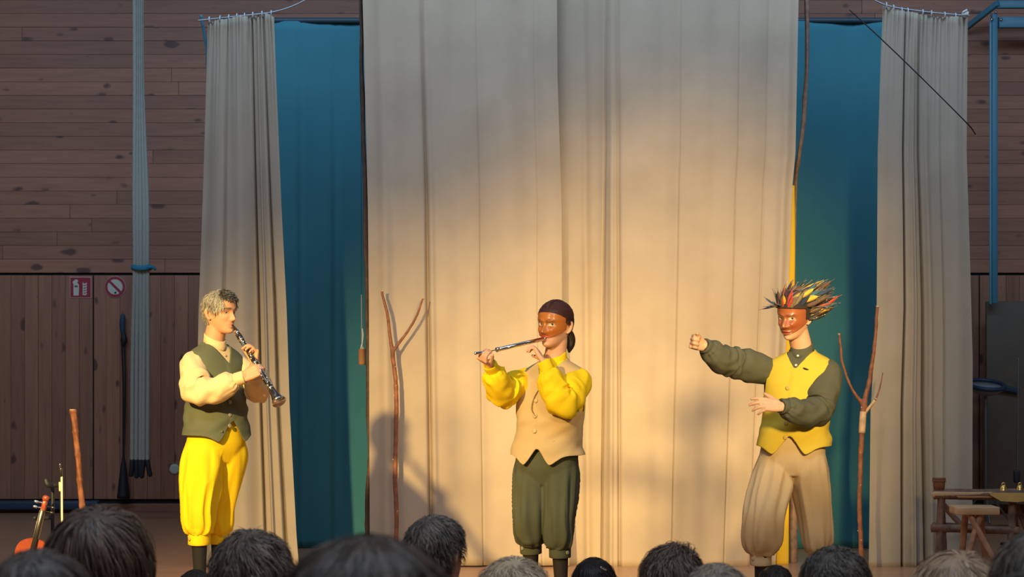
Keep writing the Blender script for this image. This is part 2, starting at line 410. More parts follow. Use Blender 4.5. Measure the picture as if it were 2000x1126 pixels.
# ---- blue wall frame, upper right
t = thing('wall_frame', W(1942, 590, 17.3), 'blue painted steel gym frame with post and double beam, upper right', 'frame')
s_ = lambda px, py, D=17.2: W(px, py, D)
part('post', beam(s_(1941.5, 592), s_(1941.5, 28), 0.05, 0.075), M_BLUE, t)
part('cable_tube', tube(np.linspace(s_(1935, 592), s_(1935, 40), 4), 0.013, 10), mat('pale_blue_steel', (0.12, 0.34, 0.42), 0.4), t)
part('upper_beam', beam(s_(1946, 9), s_(2120, 9), 0.06, 0.07), M_BLUE, t)
part('lower_beam', beam(s_(1950, 44), s_(2120, 44), 0.06, 0.10), M_BLUE, t)
part('bracket_arm', beam(s_(1949, 6, 17.15), s_(1885, 56, 17.55), 0.04, 0.05), M_BLUE, t)
for px, py in ((1937, 38), (1955, 38), (1945, 24)): part('bolt', lathe([(0, 0), (.012, 0), (.012, .012), (0, .014)], 10, s_(px, py, 17.15), (0, -1, 0)), M_CHROME, t)
# ---- dark board and drum stand at right edge
single('wall_board', box((W(2010, 0, 17.3)[0], 17.35, (W(0, 588, 17.3)[2]+W(0, 985, 17.3)[2])/2), (0.78, 0.05, W(0, 588, 17.3)[2]-W(0, 985, 17.3)[2]), None, 0.006),
       mat('olive_board', (0.12, 0.088, 0.055), 0.6, var=0.1), 'tall dark olive board leaning on the wall under the blue post', 'board')
t = thing('drum_stand', (W(1918, 0, 16.6)[0], 16.6, 0), 'pale shallow drum with dark rim on a thin stand behind the right curtain', 'drum')
dc = W(1925, 757, 16.6)
part('shell', lathe([(0, -.05), (.09, -.05), (.15, -.01), (.16, .02), (0, .025)], 32, dc, nrm((0.05, -0.25, 1))), mat('pale_drum', (0.26, 0.31, 0.30), 0.5), t)
part('rim', tube([dc+np.array([.165*math.cos(q), .165*math.sin(q), .028+.25*.165*math.sin(q)-.05*.165*math.cos(q)]) for q in np.linspace(0, 2*PI, 48)], .02, 8, None), mat('navy_vinyl', (0, 0, 0)), t)
part('pole', tube([dc-[0, 0, .03], [dc[0], dc[1], 0.02]], .016, 10), mat('grey_steel', (0.2, 0.22, 0.22), 0.4, metal=.8), t)
for q in range(3): part('leg', tube([[dc[0], dc[1], .3], [dc[0]+.25*math.cos(q*2.1+.4), dc[1]+.25*math.sin(q*2.1+.4), .012]], .01, 8), _M['grey_steel'], t)
arc = catmull([W(1903, 745, 17.28), W(1940, 752, 17.26), W(1990, 764, 17.28)], 24)
single('dark_webbing', tube(arc, .026, 10, 'flat', R2=.008), _M['navy_vinyl'], 'dark navy strap stretched across the olive board', 'strap')
t = thing('microphone_stand', (W(1990, 0, 14.5)[0], 14.5, 0), 'thin dark metal stand in front of the olive board at right edge', 'stand')
part('pole', tube([W(1989, 700, 14.5), W(1987, 900, 14.5), [W(1987, 0, 14.5)[0], 14.5, .02]], .007, 8), _M['grey_steel'], t)
part('base', lathe([(0, 0), (.13, 0), (.13, .012), (.02, .022), (0, .022)], 24, (W(1987, 0, 14.5)[0], 14.5, 0)), M_BLACK, t)
part('clamp', box(W(1986, 930, 14.48), (.05, .03, .10), None, .01), M_BLACK, t)

# ================================================================== curtains
def lerp_tab(tab, q):
    tab = np.asarray(tab, float); return np.interp(q, tab[:, 0], tab[:, 1])
def curtain(name, D, left, right, top, bottom, mat_, label, nu=420, nv=70, waves=(), creases=(), steps=(), gather=0.0, sag=None, seed=1, th=0.004, parent=None):
    """left/right: (py, px) tables; waves: (cycles, amp, phase, drift); creases: (u, sigma, depth, drift); steps: (u, width, depth, drift)"""
    u = np.linspace(0, 1, nu); q = np.linspace(0, 1, nv)
    U, Q = np.meshgrid(u, q)
    TOP = lerp_tab(top, U) if np.ndim(top) else top+0*U
    PY = TOP+(bottom-TOP)*Q
    XL = lerp_tab(left, PY); XR = lerp_tab(right, PY)
    PX = XL+(XR-XL)*U
    Y = D+0*U
    for c, a, ph, dr in waves: Y = Y+a*np.sin(2*PI*c*U+ph+dr*Q+0.6*np.sin(2*PI*U*1.3+ph))
    for u0, s, d, dr in creases: Y = Y+d*np.exp(-((U-u0-dr*Q)/s)**2)*(0.25+0.75*np.minimum(Q*1.6, 1))
    for u0, w, d, dr in steps: Y = Y+d*0.5*(1+np.tanh((U-u0-dr*Q)/w))
    if gather: Y = Y+gather*np.exp(-Q*14)*np.sin(2*PI*17*U+np.sin(U*40))
    s = F_PX/D
    V = np.stack([(PX-1000)/s, Y, EYE-(PY-HORIZON)/s], -1).reshape(-1, 3)
    V[:, 1] += 0.010*vnoise(V*[2.2, 0, 0.9], 1.0, seed)+0.0035*vnoise(V*[9, 0, 2.5], 1.0, seed+3)
    b = np.array([V[:, 0].mean(), D, V[:, 2].min()])
    me = mesh_from(name, V-b, grid_faces(nv, nu, False))
    o = link(name, me, mat_); o.location = b
    sd = o.modifiers.new('thickness', 'SOLIDIFY'); sd.thickness = th; sd.offset = 0
    if label: tag(o, label, 'curtain')
    return o
# teal backcloth
tl = curtain('backcloth', 14.2, [(0, 450), (1126, 450)], [(0, 1830), (1126, 1830)], 42, 1070, M_TEAL, 'teal backcloth hanging behind the beige curtains', 300, 60,
             waves=((7, .018, .4, .3), (17, .006, 1, .2)), creases=((.148, .004, .03, 0), (.10, .003, .02, 0)), seed=5)
single('backcloth_rail', tube([W(440, 40, 14.2), W(1840, 40, 14.2)], 0.022, 10), mat('dark_rail', (.02, .05, .07), .5), 'dark rail along the top edge of the teal backcloth', 'rail')
# main beige curtains
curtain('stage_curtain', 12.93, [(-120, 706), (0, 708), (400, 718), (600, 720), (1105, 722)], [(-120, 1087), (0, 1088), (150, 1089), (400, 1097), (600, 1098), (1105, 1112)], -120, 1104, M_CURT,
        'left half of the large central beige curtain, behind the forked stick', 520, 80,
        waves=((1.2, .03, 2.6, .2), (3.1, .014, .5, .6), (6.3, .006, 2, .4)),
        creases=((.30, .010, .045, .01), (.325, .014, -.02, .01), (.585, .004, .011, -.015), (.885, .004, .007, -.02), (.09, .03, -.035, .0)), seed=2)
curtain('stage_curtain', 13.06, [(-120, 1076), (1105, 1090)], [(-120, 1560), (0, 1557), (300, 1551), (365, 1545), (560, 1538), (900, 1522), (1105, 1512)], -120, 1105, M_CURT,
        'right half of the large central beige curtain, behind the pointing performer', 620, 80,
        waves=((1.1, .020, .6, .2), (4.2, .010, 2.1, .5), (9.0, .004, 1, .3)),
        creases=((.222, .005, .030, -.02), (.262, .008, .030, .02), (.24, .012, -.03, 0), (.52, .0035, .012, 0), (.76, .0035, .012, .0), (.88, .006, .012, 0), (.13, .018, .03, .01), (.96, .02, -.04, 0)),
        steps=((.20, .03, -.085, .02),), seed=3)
# side curtains
lc = curtain('side_curtain', 12.9, [(20, 405), (45, 405), (200, 400), (450, 392), (600, 386), (1105, 376)], [(20, 536), (150, 541), (400, 551), (600, 561), (800, 567), (1045, 580), (1105, 585)],
        [(0, 41), (.3, 37), (.65, 31), (.9, 27), (1, 36)], 1103, M_CURT2, 'narrow greyish curtain hanging left of the stage behind the clarinet player', 300, 80,
        waves=((1.6, .035, .5, .5), (3.4, .012, 1.2, -.7)), creases=((.66, .012, .06, .03), (.74, .012, -.05, .04), (.84, .016, .065, .05), (.30, .02, .03, -.02)), gather=.010, seed=7)
rc = curtain('side_curtain', 12.95, [(0, 1727), (100, 1722), (300, 1715), (600, 1713), (800, 1701), (1105, 1697)], [(0, 1890), (300, 1887), (500, 1893), (700, 1898), (1105, 1897)],
        [(0, 10), (.1, 14), (.14, 20), (.5, 29), (1, 35)], 1108, M_CURT2, 'narrow greyish curtain hanging right of the stage behind the forked branch', 300, 80,
        waves=((1.4, .030, 2.2, .5), (3.1, .012, .2, .5)), creases=((.26, .010, .085, .06), (.36, .014, -.045, .09), (.42, .014, .06, .14), (.52, .03, -.03, .1), (.7, .01, .015, .04)), gather=.010, seed=9)
M_CLIP = mat('pale_clip', (.6, .66, .68), .4)
def rings(cur, pts, D):
    for px, py in pts:
        c = W(px, py, D)
        part('curtain_ring', tube([c+np.array([0, .016*math.cos(q), .018*math.sin(q)]) for q in np.linspace(0, 2*PI, 17)], .004, 6, None), M_CLIP, cur)
rings(lc, [(409, 38), (430, 36), (447, 34), (463, 32), (478, 31), (494, 29), (512, 27), (530, 26)], 12.9)
rings(rc, [(1731, 10), (1745, 15), (1761, 20), (1773, 21), (1802, 24), (1819, 26), (1845, 29), (1866, 31), (1883, 32)], 12.95)
M_WIRE = mat('steel_wire', (.35, .40, .44), .4, metal=.6)
single('curtain_wire', tube(catmull([W(388, 40, 12.92), W(470, 31, 12.9), W(540, 22, 12.9), (W(600, -2, 12.9)), W(690, -60, 12.92)], 40), .006, 8), M_WIRE, 'thin wire carrying the left side curtain, rising toward the centre', 'wire')
single('curtain_wire', tube(catmull([W(1660, -30, 12.95), W(1725, 8, 12.95), W(1800, 22, 12.95), W(1892, 31, 12.95)], 40), .006, 8), M_WIRE, 'thin wire carrying the right side curtain', 'wire')
t = thing('support_pole', (W(396, 0, 13.15)[0], 13.15, 0), 'blue grey pole end holding the left side curtain wire', 'pole')
part('pole', tube([W(393, 32, 12.98), W(397, 55, 13.02), W(404, 95, 13.08), W(412, 300, 13.12), [W(412, 0, 13.15)[0], 13.15, .02]], .011, 10), M_BLUE, t)
t = thing('support_pole', (W(1886, 0, 13.1)[0], 13.1, 0), 'slim pole with white clip holding the right side curtain wire', 'pole')
part('pole', tube([W(1884, 26, 13.02), W(1880, 300, 13.1), [W(1880, 0, 13.1)[0], 13.1, .02]], .011, 10), M_WIRE, t)
part('clip', box(W(1885, 27, 12.9), (.045, .04, .03), None, .008), M_CLIP, t); part('clip_lever', beam(W(1880, 24, 12.88), W(1889, 19, 12.88), .015, .012, .003), M_CLIP, t)
single('black_cable', tube(catmull([W(1660, 20, 12.7), W(1720, 75, 12.7), W(1800, 152, 12.7), W(1888, 240, 12.7), W(1905, 262, 12.9)], 40), .0045, 8), M_BLACK, 'thin dark cable slanting across the top of the right side curtain', 'cable')

# ---- crooked poles of the central frame, yellow strip
def stick(name, ctrl, rad, label, mt=M_STICK, m=80, n=12, seed=0, cat='pole', ends=True):
    Pth = catmull(ctrl, m); R = catmull(rad, m).ravel()
    Pth = Pth+0.006*np.stack([vnoise(Pth*4, 1, seed), vnoise(Pth*4, 1, seed+1), 0*Pth[:, 0]], 1)
    V, F = tube(Pth, R, n, 'flat', disp=lambda th, tt: .0025*np.sin(th*3+tt*20)+.004*np.maximum(0, np.sin(tt*37+seed))**12)
    t = thing(name, (V[:, 0].mean(), V[:, 1].mean(), V[:, 2].min()), label, cat)
    part('stem', (V, F), mt, t)
    return t, Pth, R
stick('crooked_pole', [W(718, 1106, 13.12), W(719, 1000, 13.1), W(723, 880, 13.08), W(721, 780, 13.1), W(716, 500, 13.12), W(707, 140, 13.15), W(703, -130, 13.15)], [.021, .021, .019, .017, .016, .014, .012], 'dark crooked pole along the left edge of the beige curtain', M_STICKD, seed=3)
stick('crooked_pole', [W(1548, 1106, 13.22), W(1549, 980, 13.22), W(1549, 800, 13.22), W(1550, 500, 13.22), W(1554, 360, 13.2), W(1562, 300, 13.15), W(1572, 200, 13.15), W(1577, 100, 13.15), W(1574, -130, 13.15)], [.028, .027, .018, .014, .014, .0145, .0145, .014, .013], 'tall bent branch pole at the right edge of the beige curtain', mat('bark_grey_brown', (.27, .16, .10), .6, var=.3, vscale=20, bump=.5, bscale=40), seed=5)
yb = [W(1528, 1106, 13.14), W(1530, 980, 13.14), W(1540, 700, 13.14), W(1546, 500, 13.14), W(1547, 362, 13.14)]
single('yellow_strip', tube(catmull(yb, 40), catmull([.046, .043, .032, .026, .018], 40).ravel(), 12, 'flat', up=(1, 0, 0), R2=.012), mat('yellow_cloth_strip', (.85, .52, .02), .8),
       'narrow yellow strip hanging beside the bent branch pole', 'cloth strip')
# ---- hanging wooden bell
t = thing('hanging_bell', W(707, 712, 13.6), 'small brown wooden bell hanging on a string by the teal cloth', 'bell')
part('upper_line', tube([W(705, 41, 14.17), W(706, 545, 13.62), W(706, 576, 13.6)], .0018, 6), M_BLACK, t)
part('string', tube([W(706, 576, 13.6), W(707, 680, 13.6)], .0045, 8), mat('grey_string', (.35, .36, .36), .8), t)
part('clip', limb([W(708, 642, 13.59), W(709, 655, 13.59), W(707, 676, 13.59)], [.004, .006, .005], 12, n=8), M_CLIP, t)
part('loop', limb([W(704, 684, 13.6), W(707, 672, 13.6), W(710, 684, 13.6)], [.004, .005, .004], 12, n=8), M_CLIP, t)
part('bell_body', limb([W(707, 681, 13.6), W(707, 686, 13.6), W(707, 697, 13.6), W(707, 712, 13.6)], [.036, .034, .029, .026], 16, n=18, caps='flat', R2=.026), mat('brown_wood_bell', (.42, .20, .08), .7, var=.2), t)

# ---- forked sticks
def forked(name, label, trunk, arms, rt, ra, peeled=(), seed=0, twig=None):
    parts = [limb(trunk, rt, 70, n=12, caps='flat')]
    for a_, r_ in zip(arms, ra): parts.append(limb(a_, r_, 40, n=12, caps='flat'))
    V, F = remesh(merge(parts), 0.006, 2)
    V = V+nrm(np.stack([V[:, 0]-V[:, 0].mean(), V[:, 1]-V[:, 1].mean(), 0*V[:, 0]], 1))*0+0.0022*np.stack([vnoise(V*30, 1, seed), vnoise(V*30, 1, seed+1), vnoise(V*30, 1, seed+2)], 1)
    V[:, 0] += .006*vnoise(V*[0, 0, 7], 1, seed+4)
    t = thing(name, (V[:, 0].mean(), V[:, 1].mean(), V[:, 2].min()), label, 'forked stick')
    part('stem', (V, F), M_STICK, t)
    for a_, r_ in zip(arms, ra):
        e = a_[-1]; d = nrm(a_[-1]-a_[-2])
        part('cut_end', tube([e-d*.004, e+d*.004], r_[-1]*1.02, 12, 'flat'), M_PEELED, t)
    for (p0, p1, rr) in peeled: part('peeled_patch', limb([p0, (p0+p1)/2, p1], [rr, rr*1.04, rr], 10, n=12, caps='flat'), M_PEELED, t)
    rs = np.random.default_rng(seed)
    for k in range(6):
        j = rs.uniform(.05, .9); c = catmull(trunk, 100)[int(j*99)]; rr = catmull(rt, 100).ravel()[int(j*99)]
        an = rs.uniform(PI, 2*PI)
        part('knot', tube([c+np.array([math.cos(an), math.sin(an), 0])*rr*.6, c+np.array([math.cos(an), math.sin(an), .3])*rr*1.08], [rr*.28, rr*.2], 8), M_PEELED, t)
    return t
D = 12.80
forked('forked_stick', 'slender two-pronged brown stick standing left of the flute player',
       [W(775, 1112, D), W(774, 1005, D), W(772, 900, D), W(774, 790, D), W(771, 730, D), W(768, 690, D)],
       [[W(768, 700, D), W(767, 685, D), W(762, 650, D), W(754, 605, D), W(747, 568, D)], [W(768, 692, D), W(773, 680, D), W(795, 650, D), W(811, 620, D), W(827, 582, D)]],
       [.0175, .0165, .0165, .016, .0155, .0165], [[.014, .0135, .012, .011, .0095], [.013, .011, .010, .009, .0075]], seed=21)
D = 12.65
fk = forked('forked_stick', 'tall forked branch with peeled bark patch, right of the feathered performer',
       [W(1682, 1115, D), W(1681, 1060, D), W(1679, 960, D), W(1683, 860, D), W(1686, 800, D), W(1688, 780, D)],
       [[W(1688, 795, D), W(1690, 775, D), W(1700, 735, D), W(1707, 680, D), W(1711, 640, D), W(1714, 598, D)], [W(1687, 795, D), W(1682, 785, D), W(1662, 755, D), W(1645, 705, D), W(1642, 680, D), W(1639, 652, D)],
        [W(1689, 808, D), W(1698, 797, D), W(1711, 778, D-.02)]],
       [.020, .0175, .0165, .018, .021, .022], [[.019, .017, .015, .013, .012, .0105], [.014, .013, .0105, .0095, .009, .008], [.011, .0095, .008]],
       peeled=[(W(1683.5, 845, D), W(1686, 803, D), .0225), (W(1690, 805, D-.003), W(1709, 781, D-.02), .0098)], seed=33)
part('side_twig', limb([W(1711, 778, 12.63), W(1717, 762, 12.65), W(1721, 745, 12.65), W(1724, 728, 12.65)], [.006, .005, .004, .003], 20, n=8), M_STICK, fk)
# ================================================================== people: shared builders
HEAD_TAB = np.array([  # z, half width, front y, back y   (origin at eye level between the ears)
 (-.122, .010, .070, .048), (-.117, .024, .086, .022), (-.108, .036, .094, .004), (-.095, .046, .096, -.018), (-.080, .054, .095, -.042), (-.062, .061, .094, -.066),
 (-.042, .066, .094, -.080), (-.020, .070, .094, -.091), (0, .073, .093, -.099), (.030, .0765, .096, -.105), (.055, .0765, .093, -.103), (.080, .070, .081, -.092),
 (.098, .057, .063, -.074), (.110, .040, .042, -.052), (.117, .020, .020, -.028), (.119, .006, .004, -.010)])
def head_base(az, z, grow=0.0):
    """points on the plain skull: az = 0 faces front (+y), +x is the right hand side"""
    az = np.asarray(az, float); z = np.asarray(z, float)
    w = np.interp(z, HEAD_TAB[:, 0], HEAD_TAB[:, 1])+grow; yf = np.interp(z, HEAD_TAB[:, 0], HEAD_TAB[:, 2])+grow; yb = np.interp(z, HEAD_TAB[:, 0], HEAD_TAB[:, 3])-grow
    ym = np.clip(-.012, yb+.2*(yf-yb), yb+.75*(yf-yb))
    s, c = np.sin(az), np.cos(az)
    p = 2/2.25
    x = w*np.sign(s)*np.abs(s)**p
    y = ym+np.where(c > 0, (yf-ym), (ym-yb))*np.sign(c)*np.abs(c)**p
    return np.stack([x, y, z+0*x], -1)
G = lambda v, c, s: np.exp(-((v-c)/s)**2)
def face_disp(x, z, nose=1.0, brow=1.0, lips=1.0, cheek=1.0, jaw=1.0, nosew=1.0):
    ax = np.abs(x)
    h = np.interp(z, [-.060, -.051, -.045, -.038, -.028, -.005, .012, .026], [0, .006, .017, .024, .022, .009, .003, 0])*nose
    sg = np.interp(z, [-.05, -.038, -.01, .02], [.0125, .0125, .0075, .009])*nosew
    d = h*np.exp(-(x/sg)**2)
    d = d+.006*nose*G(ax, .0135*nosew, .006)*G(z, -.042, .008)
    d = d-.011*G(ax, .032, .017)*G(z, .000, .012)
    d = d+.0055*brow*G(ax, .028, .024)*G(z, .021, .008)
    d = d+.006*cheek*G(ax, .042, .018)*G(z, -.030, .016)
    d = d+lips*(.0065*G(x, 0, .021)*G(z, -.067, .0052)+.0065*G(x, 0, .019)*G(z, -.081, .0058)-.005*G(x, 0, .024)*G(z, -.0742, .0024))
    d = d-.004*G(x, 0, .02)*G(z, -.091, .005)+.006*jaw*G(x, 0, .018)*G(z, -.106, .012)
    d = d-.003*G(ax, .03, .01)*G(z, -.055, .018)
    return d
def head_shell(nz=100, na=120, **kw):
    zz = -.1205+.239*(0.5-0.5*np.cos(np.linspace(0.02, PI-0.02, nz)))
    az = np.arange(na)/na*2*PI
    A, Z = np.meshgrid(az, zz); Pp = head_base(A, Z)
    fr = np.clip(np.cos(A), 0, 1)**.6
    d = face_disp(Pp[..., 0], Pp[..., 2], **kw)*fr
    Pp[..., 1] += d
    V = Pp.reshape(-1, 3); F = as_list(grid_faces(nz, na))+[tuple(range(na))[::-1], tuple((nz-1)*na+j for j in range(na))]
    return V, F
def ear(sx):
    c = np.array([sx*.076, -.018, -.012]); V = []; F = []
    body = tube(catmull([c+[0, .012, -.030], c+[sx*.004, 0, -.022], c+[sx*.010, -.008, 0], c+[sx*.011, -.008, .018], c+[sx*.006, .006, .030]], 16), catmull([.007, .009, .011, .012, .008], 16).ravel(), 10, R2=catmull([.005, .006, .006, .006, .005], 16).ravel())
    return body
class Head:
    def __init__(s, center, fwd, pitch=0.0, roll=0.0, scale=1.0):
        f = nrm(np.array([fwd[0], fwd[1], 0])); r = np.array([f[1], -f[0], 0]); u = np.array([0, 0, 1.0])
        f2 = f*math.cos(pitch)+u*math.sin(pitch); u2 = u*math.cos(pitch)-f*math.sin(pitch)
        r2 = r*math.cos(roll)+u2*math.sin(roll); u3 = u2*math.cos(roll)-r*math.sin(roll)
        s.R = np.stack([r2, f2, u3], 1); s.c = np.asarray(center, float); s.k = scale
    def w(s, V): return s.c+(np.asarray(V)*s.k)@s.R.T
    def l(s, V): return ((np.asarray(V)-s.c)@s.R)/s.k
def hand(wr, F, N, L, curls, k=1.0, spread=0.0, thumb=(0.6, 0.5), lens=(.074, .082, .076, .060), fan=None):
    """wr wrist, F finger direction, N way the palm faces, L thumb side. curls per finger: 3 bend angles (deg)"""
    F = nrm(F); N = nrm(N-F*np.dot(N, F)); L = np.asarray(L, float); L = nrm(L-F*np.dot(L, F)-N*np.dot(L, N))
    out = []
    # palm: three overlapping lofts
    for j, (o0, o1) in enumerate(((.012, .030), (.004, .011), (-.006, -.010), (-.014, -.029))):
        out.append(tube(catmull([wr+L*o0*k, wr+F*.045*k+L*(o0*.5+o1*.55)*k+N*.003*k, wr+F*.088*k+L*o1*k], 8), np.array([.0145, .0150, .0150, .0145, .0138, .0130, .0122, .0112])*k, 10, up=N, R2=np.array([.016, .016, .0155, .015, .0145, .0135, .0125, .0115])*k))
    for j, o1 in enumerate((.030, .011, -.010, -.029)):
        b = wr+F*(.088, .093, .089, .080)[j]*k+L*o1*k
        d = nrm(F+L*spread*(1.2, .35, -.4, -1.3)[j]); Ln = lens[j]*k; p = b; pts = [p-d*.012*k]; pts.append(p); ang = 0
        for q, fr in enumerate((.45, .31, .26)):
            ang += math.radians(curls[j][q]); dd = d*math.cos(ang)+N*math.sin(ang); p = p+dd*Ln*fr; pts.append(p)
        rr = np.array([.0105, .0102, .0092, .0084, .0070])*k*(1.0, 1.03, 1.0, .88)[j]
        P2 = []; R2 = []
        for a in range(len(pts)-1):
            for tt in np.linspace(0, 1, 4, endpoint=False): P2.append(pts[a]*(1-tt)+pts[a+1]*tt); R2.append(rr[a]*(1-tt)+rr[a+1]*tt)
        P2.append(pts[-1]); R2.append(rr[-1]); P2 = np.array(P2); Ps = P2.copy(); Ps[1:-1] = .25*P2[:-2]+.5*P2[1:-1]+.25*P2[2:]
        out.append(tube(Ps, np.array(R2), 10))
    a1, a2 = thumb
    b = wr+F*.022*k+L*.018*k; d1 = nrm(F*math.cos(a1)+L*math.sin(a1)+N*.35); p1 = b+d1*.042*k; d2 = nrm(d1+F*a2*.5+N*a2); p2 = p1+d2*.032*k; d3 = nrm(d2+F*a2*.5+N*a2*.4); p3 = p2+d3*.024*k
    out.append(tube(catmull([b, p1, p2, p3], 14), catmull([.0165, .0125, .0108, .0082], 14).ravel()*k, 10))
    return out
def skin_cols(V, head, base, lip, cheek=None, stub=None):
    v = head.l(V); x, y, z = v[:, 0], v[:, 1], v[:, 2]
    C = np.tile(np.array(base), (len(V), 1))
    C = C*(1+.05*vnoise(V*25, 1, 4))[:, None]
    near = (np.abs(x) < .1) & (np.abs(z) < .14) & (np.abs(y) < .15)
    def mix(w, c):
        nonlocal C
        w = np.where(near, w, 0)[:, None]; C = C*(1-w)+np.array(c)*w
    fr = (y > .05)
    mix(np.where(fr, .8*np.exp(-(np.abs(x)/.023)**4)*(G(z, -.067, .006)+G(z, -.080, .006)).clip(0, 1), 0), lip)
    if cheek is not None: mix(np.where(fr, .45*G(np.abs(x), .045, .02)*G(z, -.035, .022), 0), cheek)
    if stub is not None: mix(np.where(y > .0, .35*G(z, -.095, .03), 0), stub)
    mix(np.where(fr, np.clip(1.5*G(np.abs(x), .032, .020)*G(z, .023, .0055), 0, .92), 0), (.07, .05, .04))
    mix(np.where(fr, .8*G(np.abs(x), .031, .017)*G(z, .002, .008), 0), np.array(base)*.22)  # socket shade painted into the skin colour around the eyes
    return C
def eyes(head, parent, iris=(.10, .06, .03), white=(.5, .45, .38), look=(0, 1, 0), fwd=.080, r=.0115, sep=.0315, zz=.001):
    for sx in (-1, 1):
        c = np.array([sx*sep, fwd, zz]); V, F = lathe([(r*math.sin(q), -r*math.cos(q)) for q in np.linspace(0, PI, 15)], 18, (0, 0, 0), nrm(look))
        d = V@nrm(look)/r
        C = np.where((d > .80)[:, None], np.array(iris), np.array(white)); C = np.where((d > .93)[:, None], np.array((.01, .01, .01)), C)
        part('eye', (head.w(V+c), F), M_EYE, parent, cols=C)

class Torso:
    """bends a table of horizontal rings along a line from pelvis to neck with its own facing"""
    TAB = np.array([(0, .060, .058, .062), (-.025, .082, .064, .075), (-.045, .120, .072, .090), (-.065, .158, .082, .102), (-.09, .184, .096, .110), (-.13, .197, .114, .117), (-.19, .198, .132, .123), (-.27, .190, .140, .122), (-.37, .182, .139, .118), (-.47, .183, .140, .122), (-.60, .194, .146, .132), (-.75, .19, .14, .13)])
    def __init__(s, neck, pelvis, f_top, f_bot, kw=1.0, belly=0.0):
        s.neck = np.asarray(neck, float); s.pel = np.asarray(pelvis, float); s.a0 = math.atan2(f_top[1], f_top[0]); s.a1 = math.atan2(f_bot[1], f_bot[0]); s.kw = kw; s.belly = belly
    def P(s, x, y, dz):
        dz = np.asarray(dz, float); q = np.clip(-dz/(s.neck[2]-s.pel[2]), 0, 1.3)
        a = s.a0+(s.a1-s.a0)*np.clip(q, 0, 1); fx, fy = np.cos(a), np.sin(a)
        ex = 2*q-q*q*(1.0) if False else q
        cx = s.neck[0]+(s.pel[0]-s.neck[0])*ex; cy = s.neck[1]+(s.pel[1]-s.neck[1])*ex
        return np.stack([cx+x*fy+y*fx, cy-x*fx+y*fy, s.neck[2]+dz], -1)
    def xyz(s, th, dz, grow=0.0):
        w = (np.interp(-dz, -s.TAB[:, 0], s.TAB[:, 1]))*s.kw+grow; bf = np.interp(-dz, -s.TAB[:, 0], s.TAB[:, 2])*s.kw+grow+s.belly*np.exp(-((dz+.42)/.16)**2); bb = np.interp(-dz, -s.TAB[:, 0], s.TAB[:, 3])*s.kw+grow
        sn, c = np.sin(th), np.cos(th); p = 2/2.35
        return w*np.sign(sn)*np.abs(sn)**p, np.where(c > 0, bf, bb)*np.sign(c)*np.abs(c)**p
    def shell(s, z0, z1, grow, nz=50, na=64):
        dz = np.linspace(z0, z1, nz); th = np.arange(na)/na*2*PI; T, Z = np.meshgrid(th, dz)
        x, y = s.xyz(T, Z, grow); V = s.P(x, y, Z).reshape(-1, 3)
        return V, as_list(grid_faces(nz, na))+[tuple(range(na))[::-1], tuple((nz-1)*na+j for j in range(na))]
    def dirs(s, dz):
        q = min(max(-dz/(s.neck[2]-s.pel[2]), 0), 1); a = s.a0+(s.a1-s.a0)*q
        f = np.array([math.cos(a), math.sin(a), 0]); return np.array([f[1], -f[0], 0]), f
def vest_fit(dz): return .014*np.clip((-dz-.40)/.15, 0, 1)
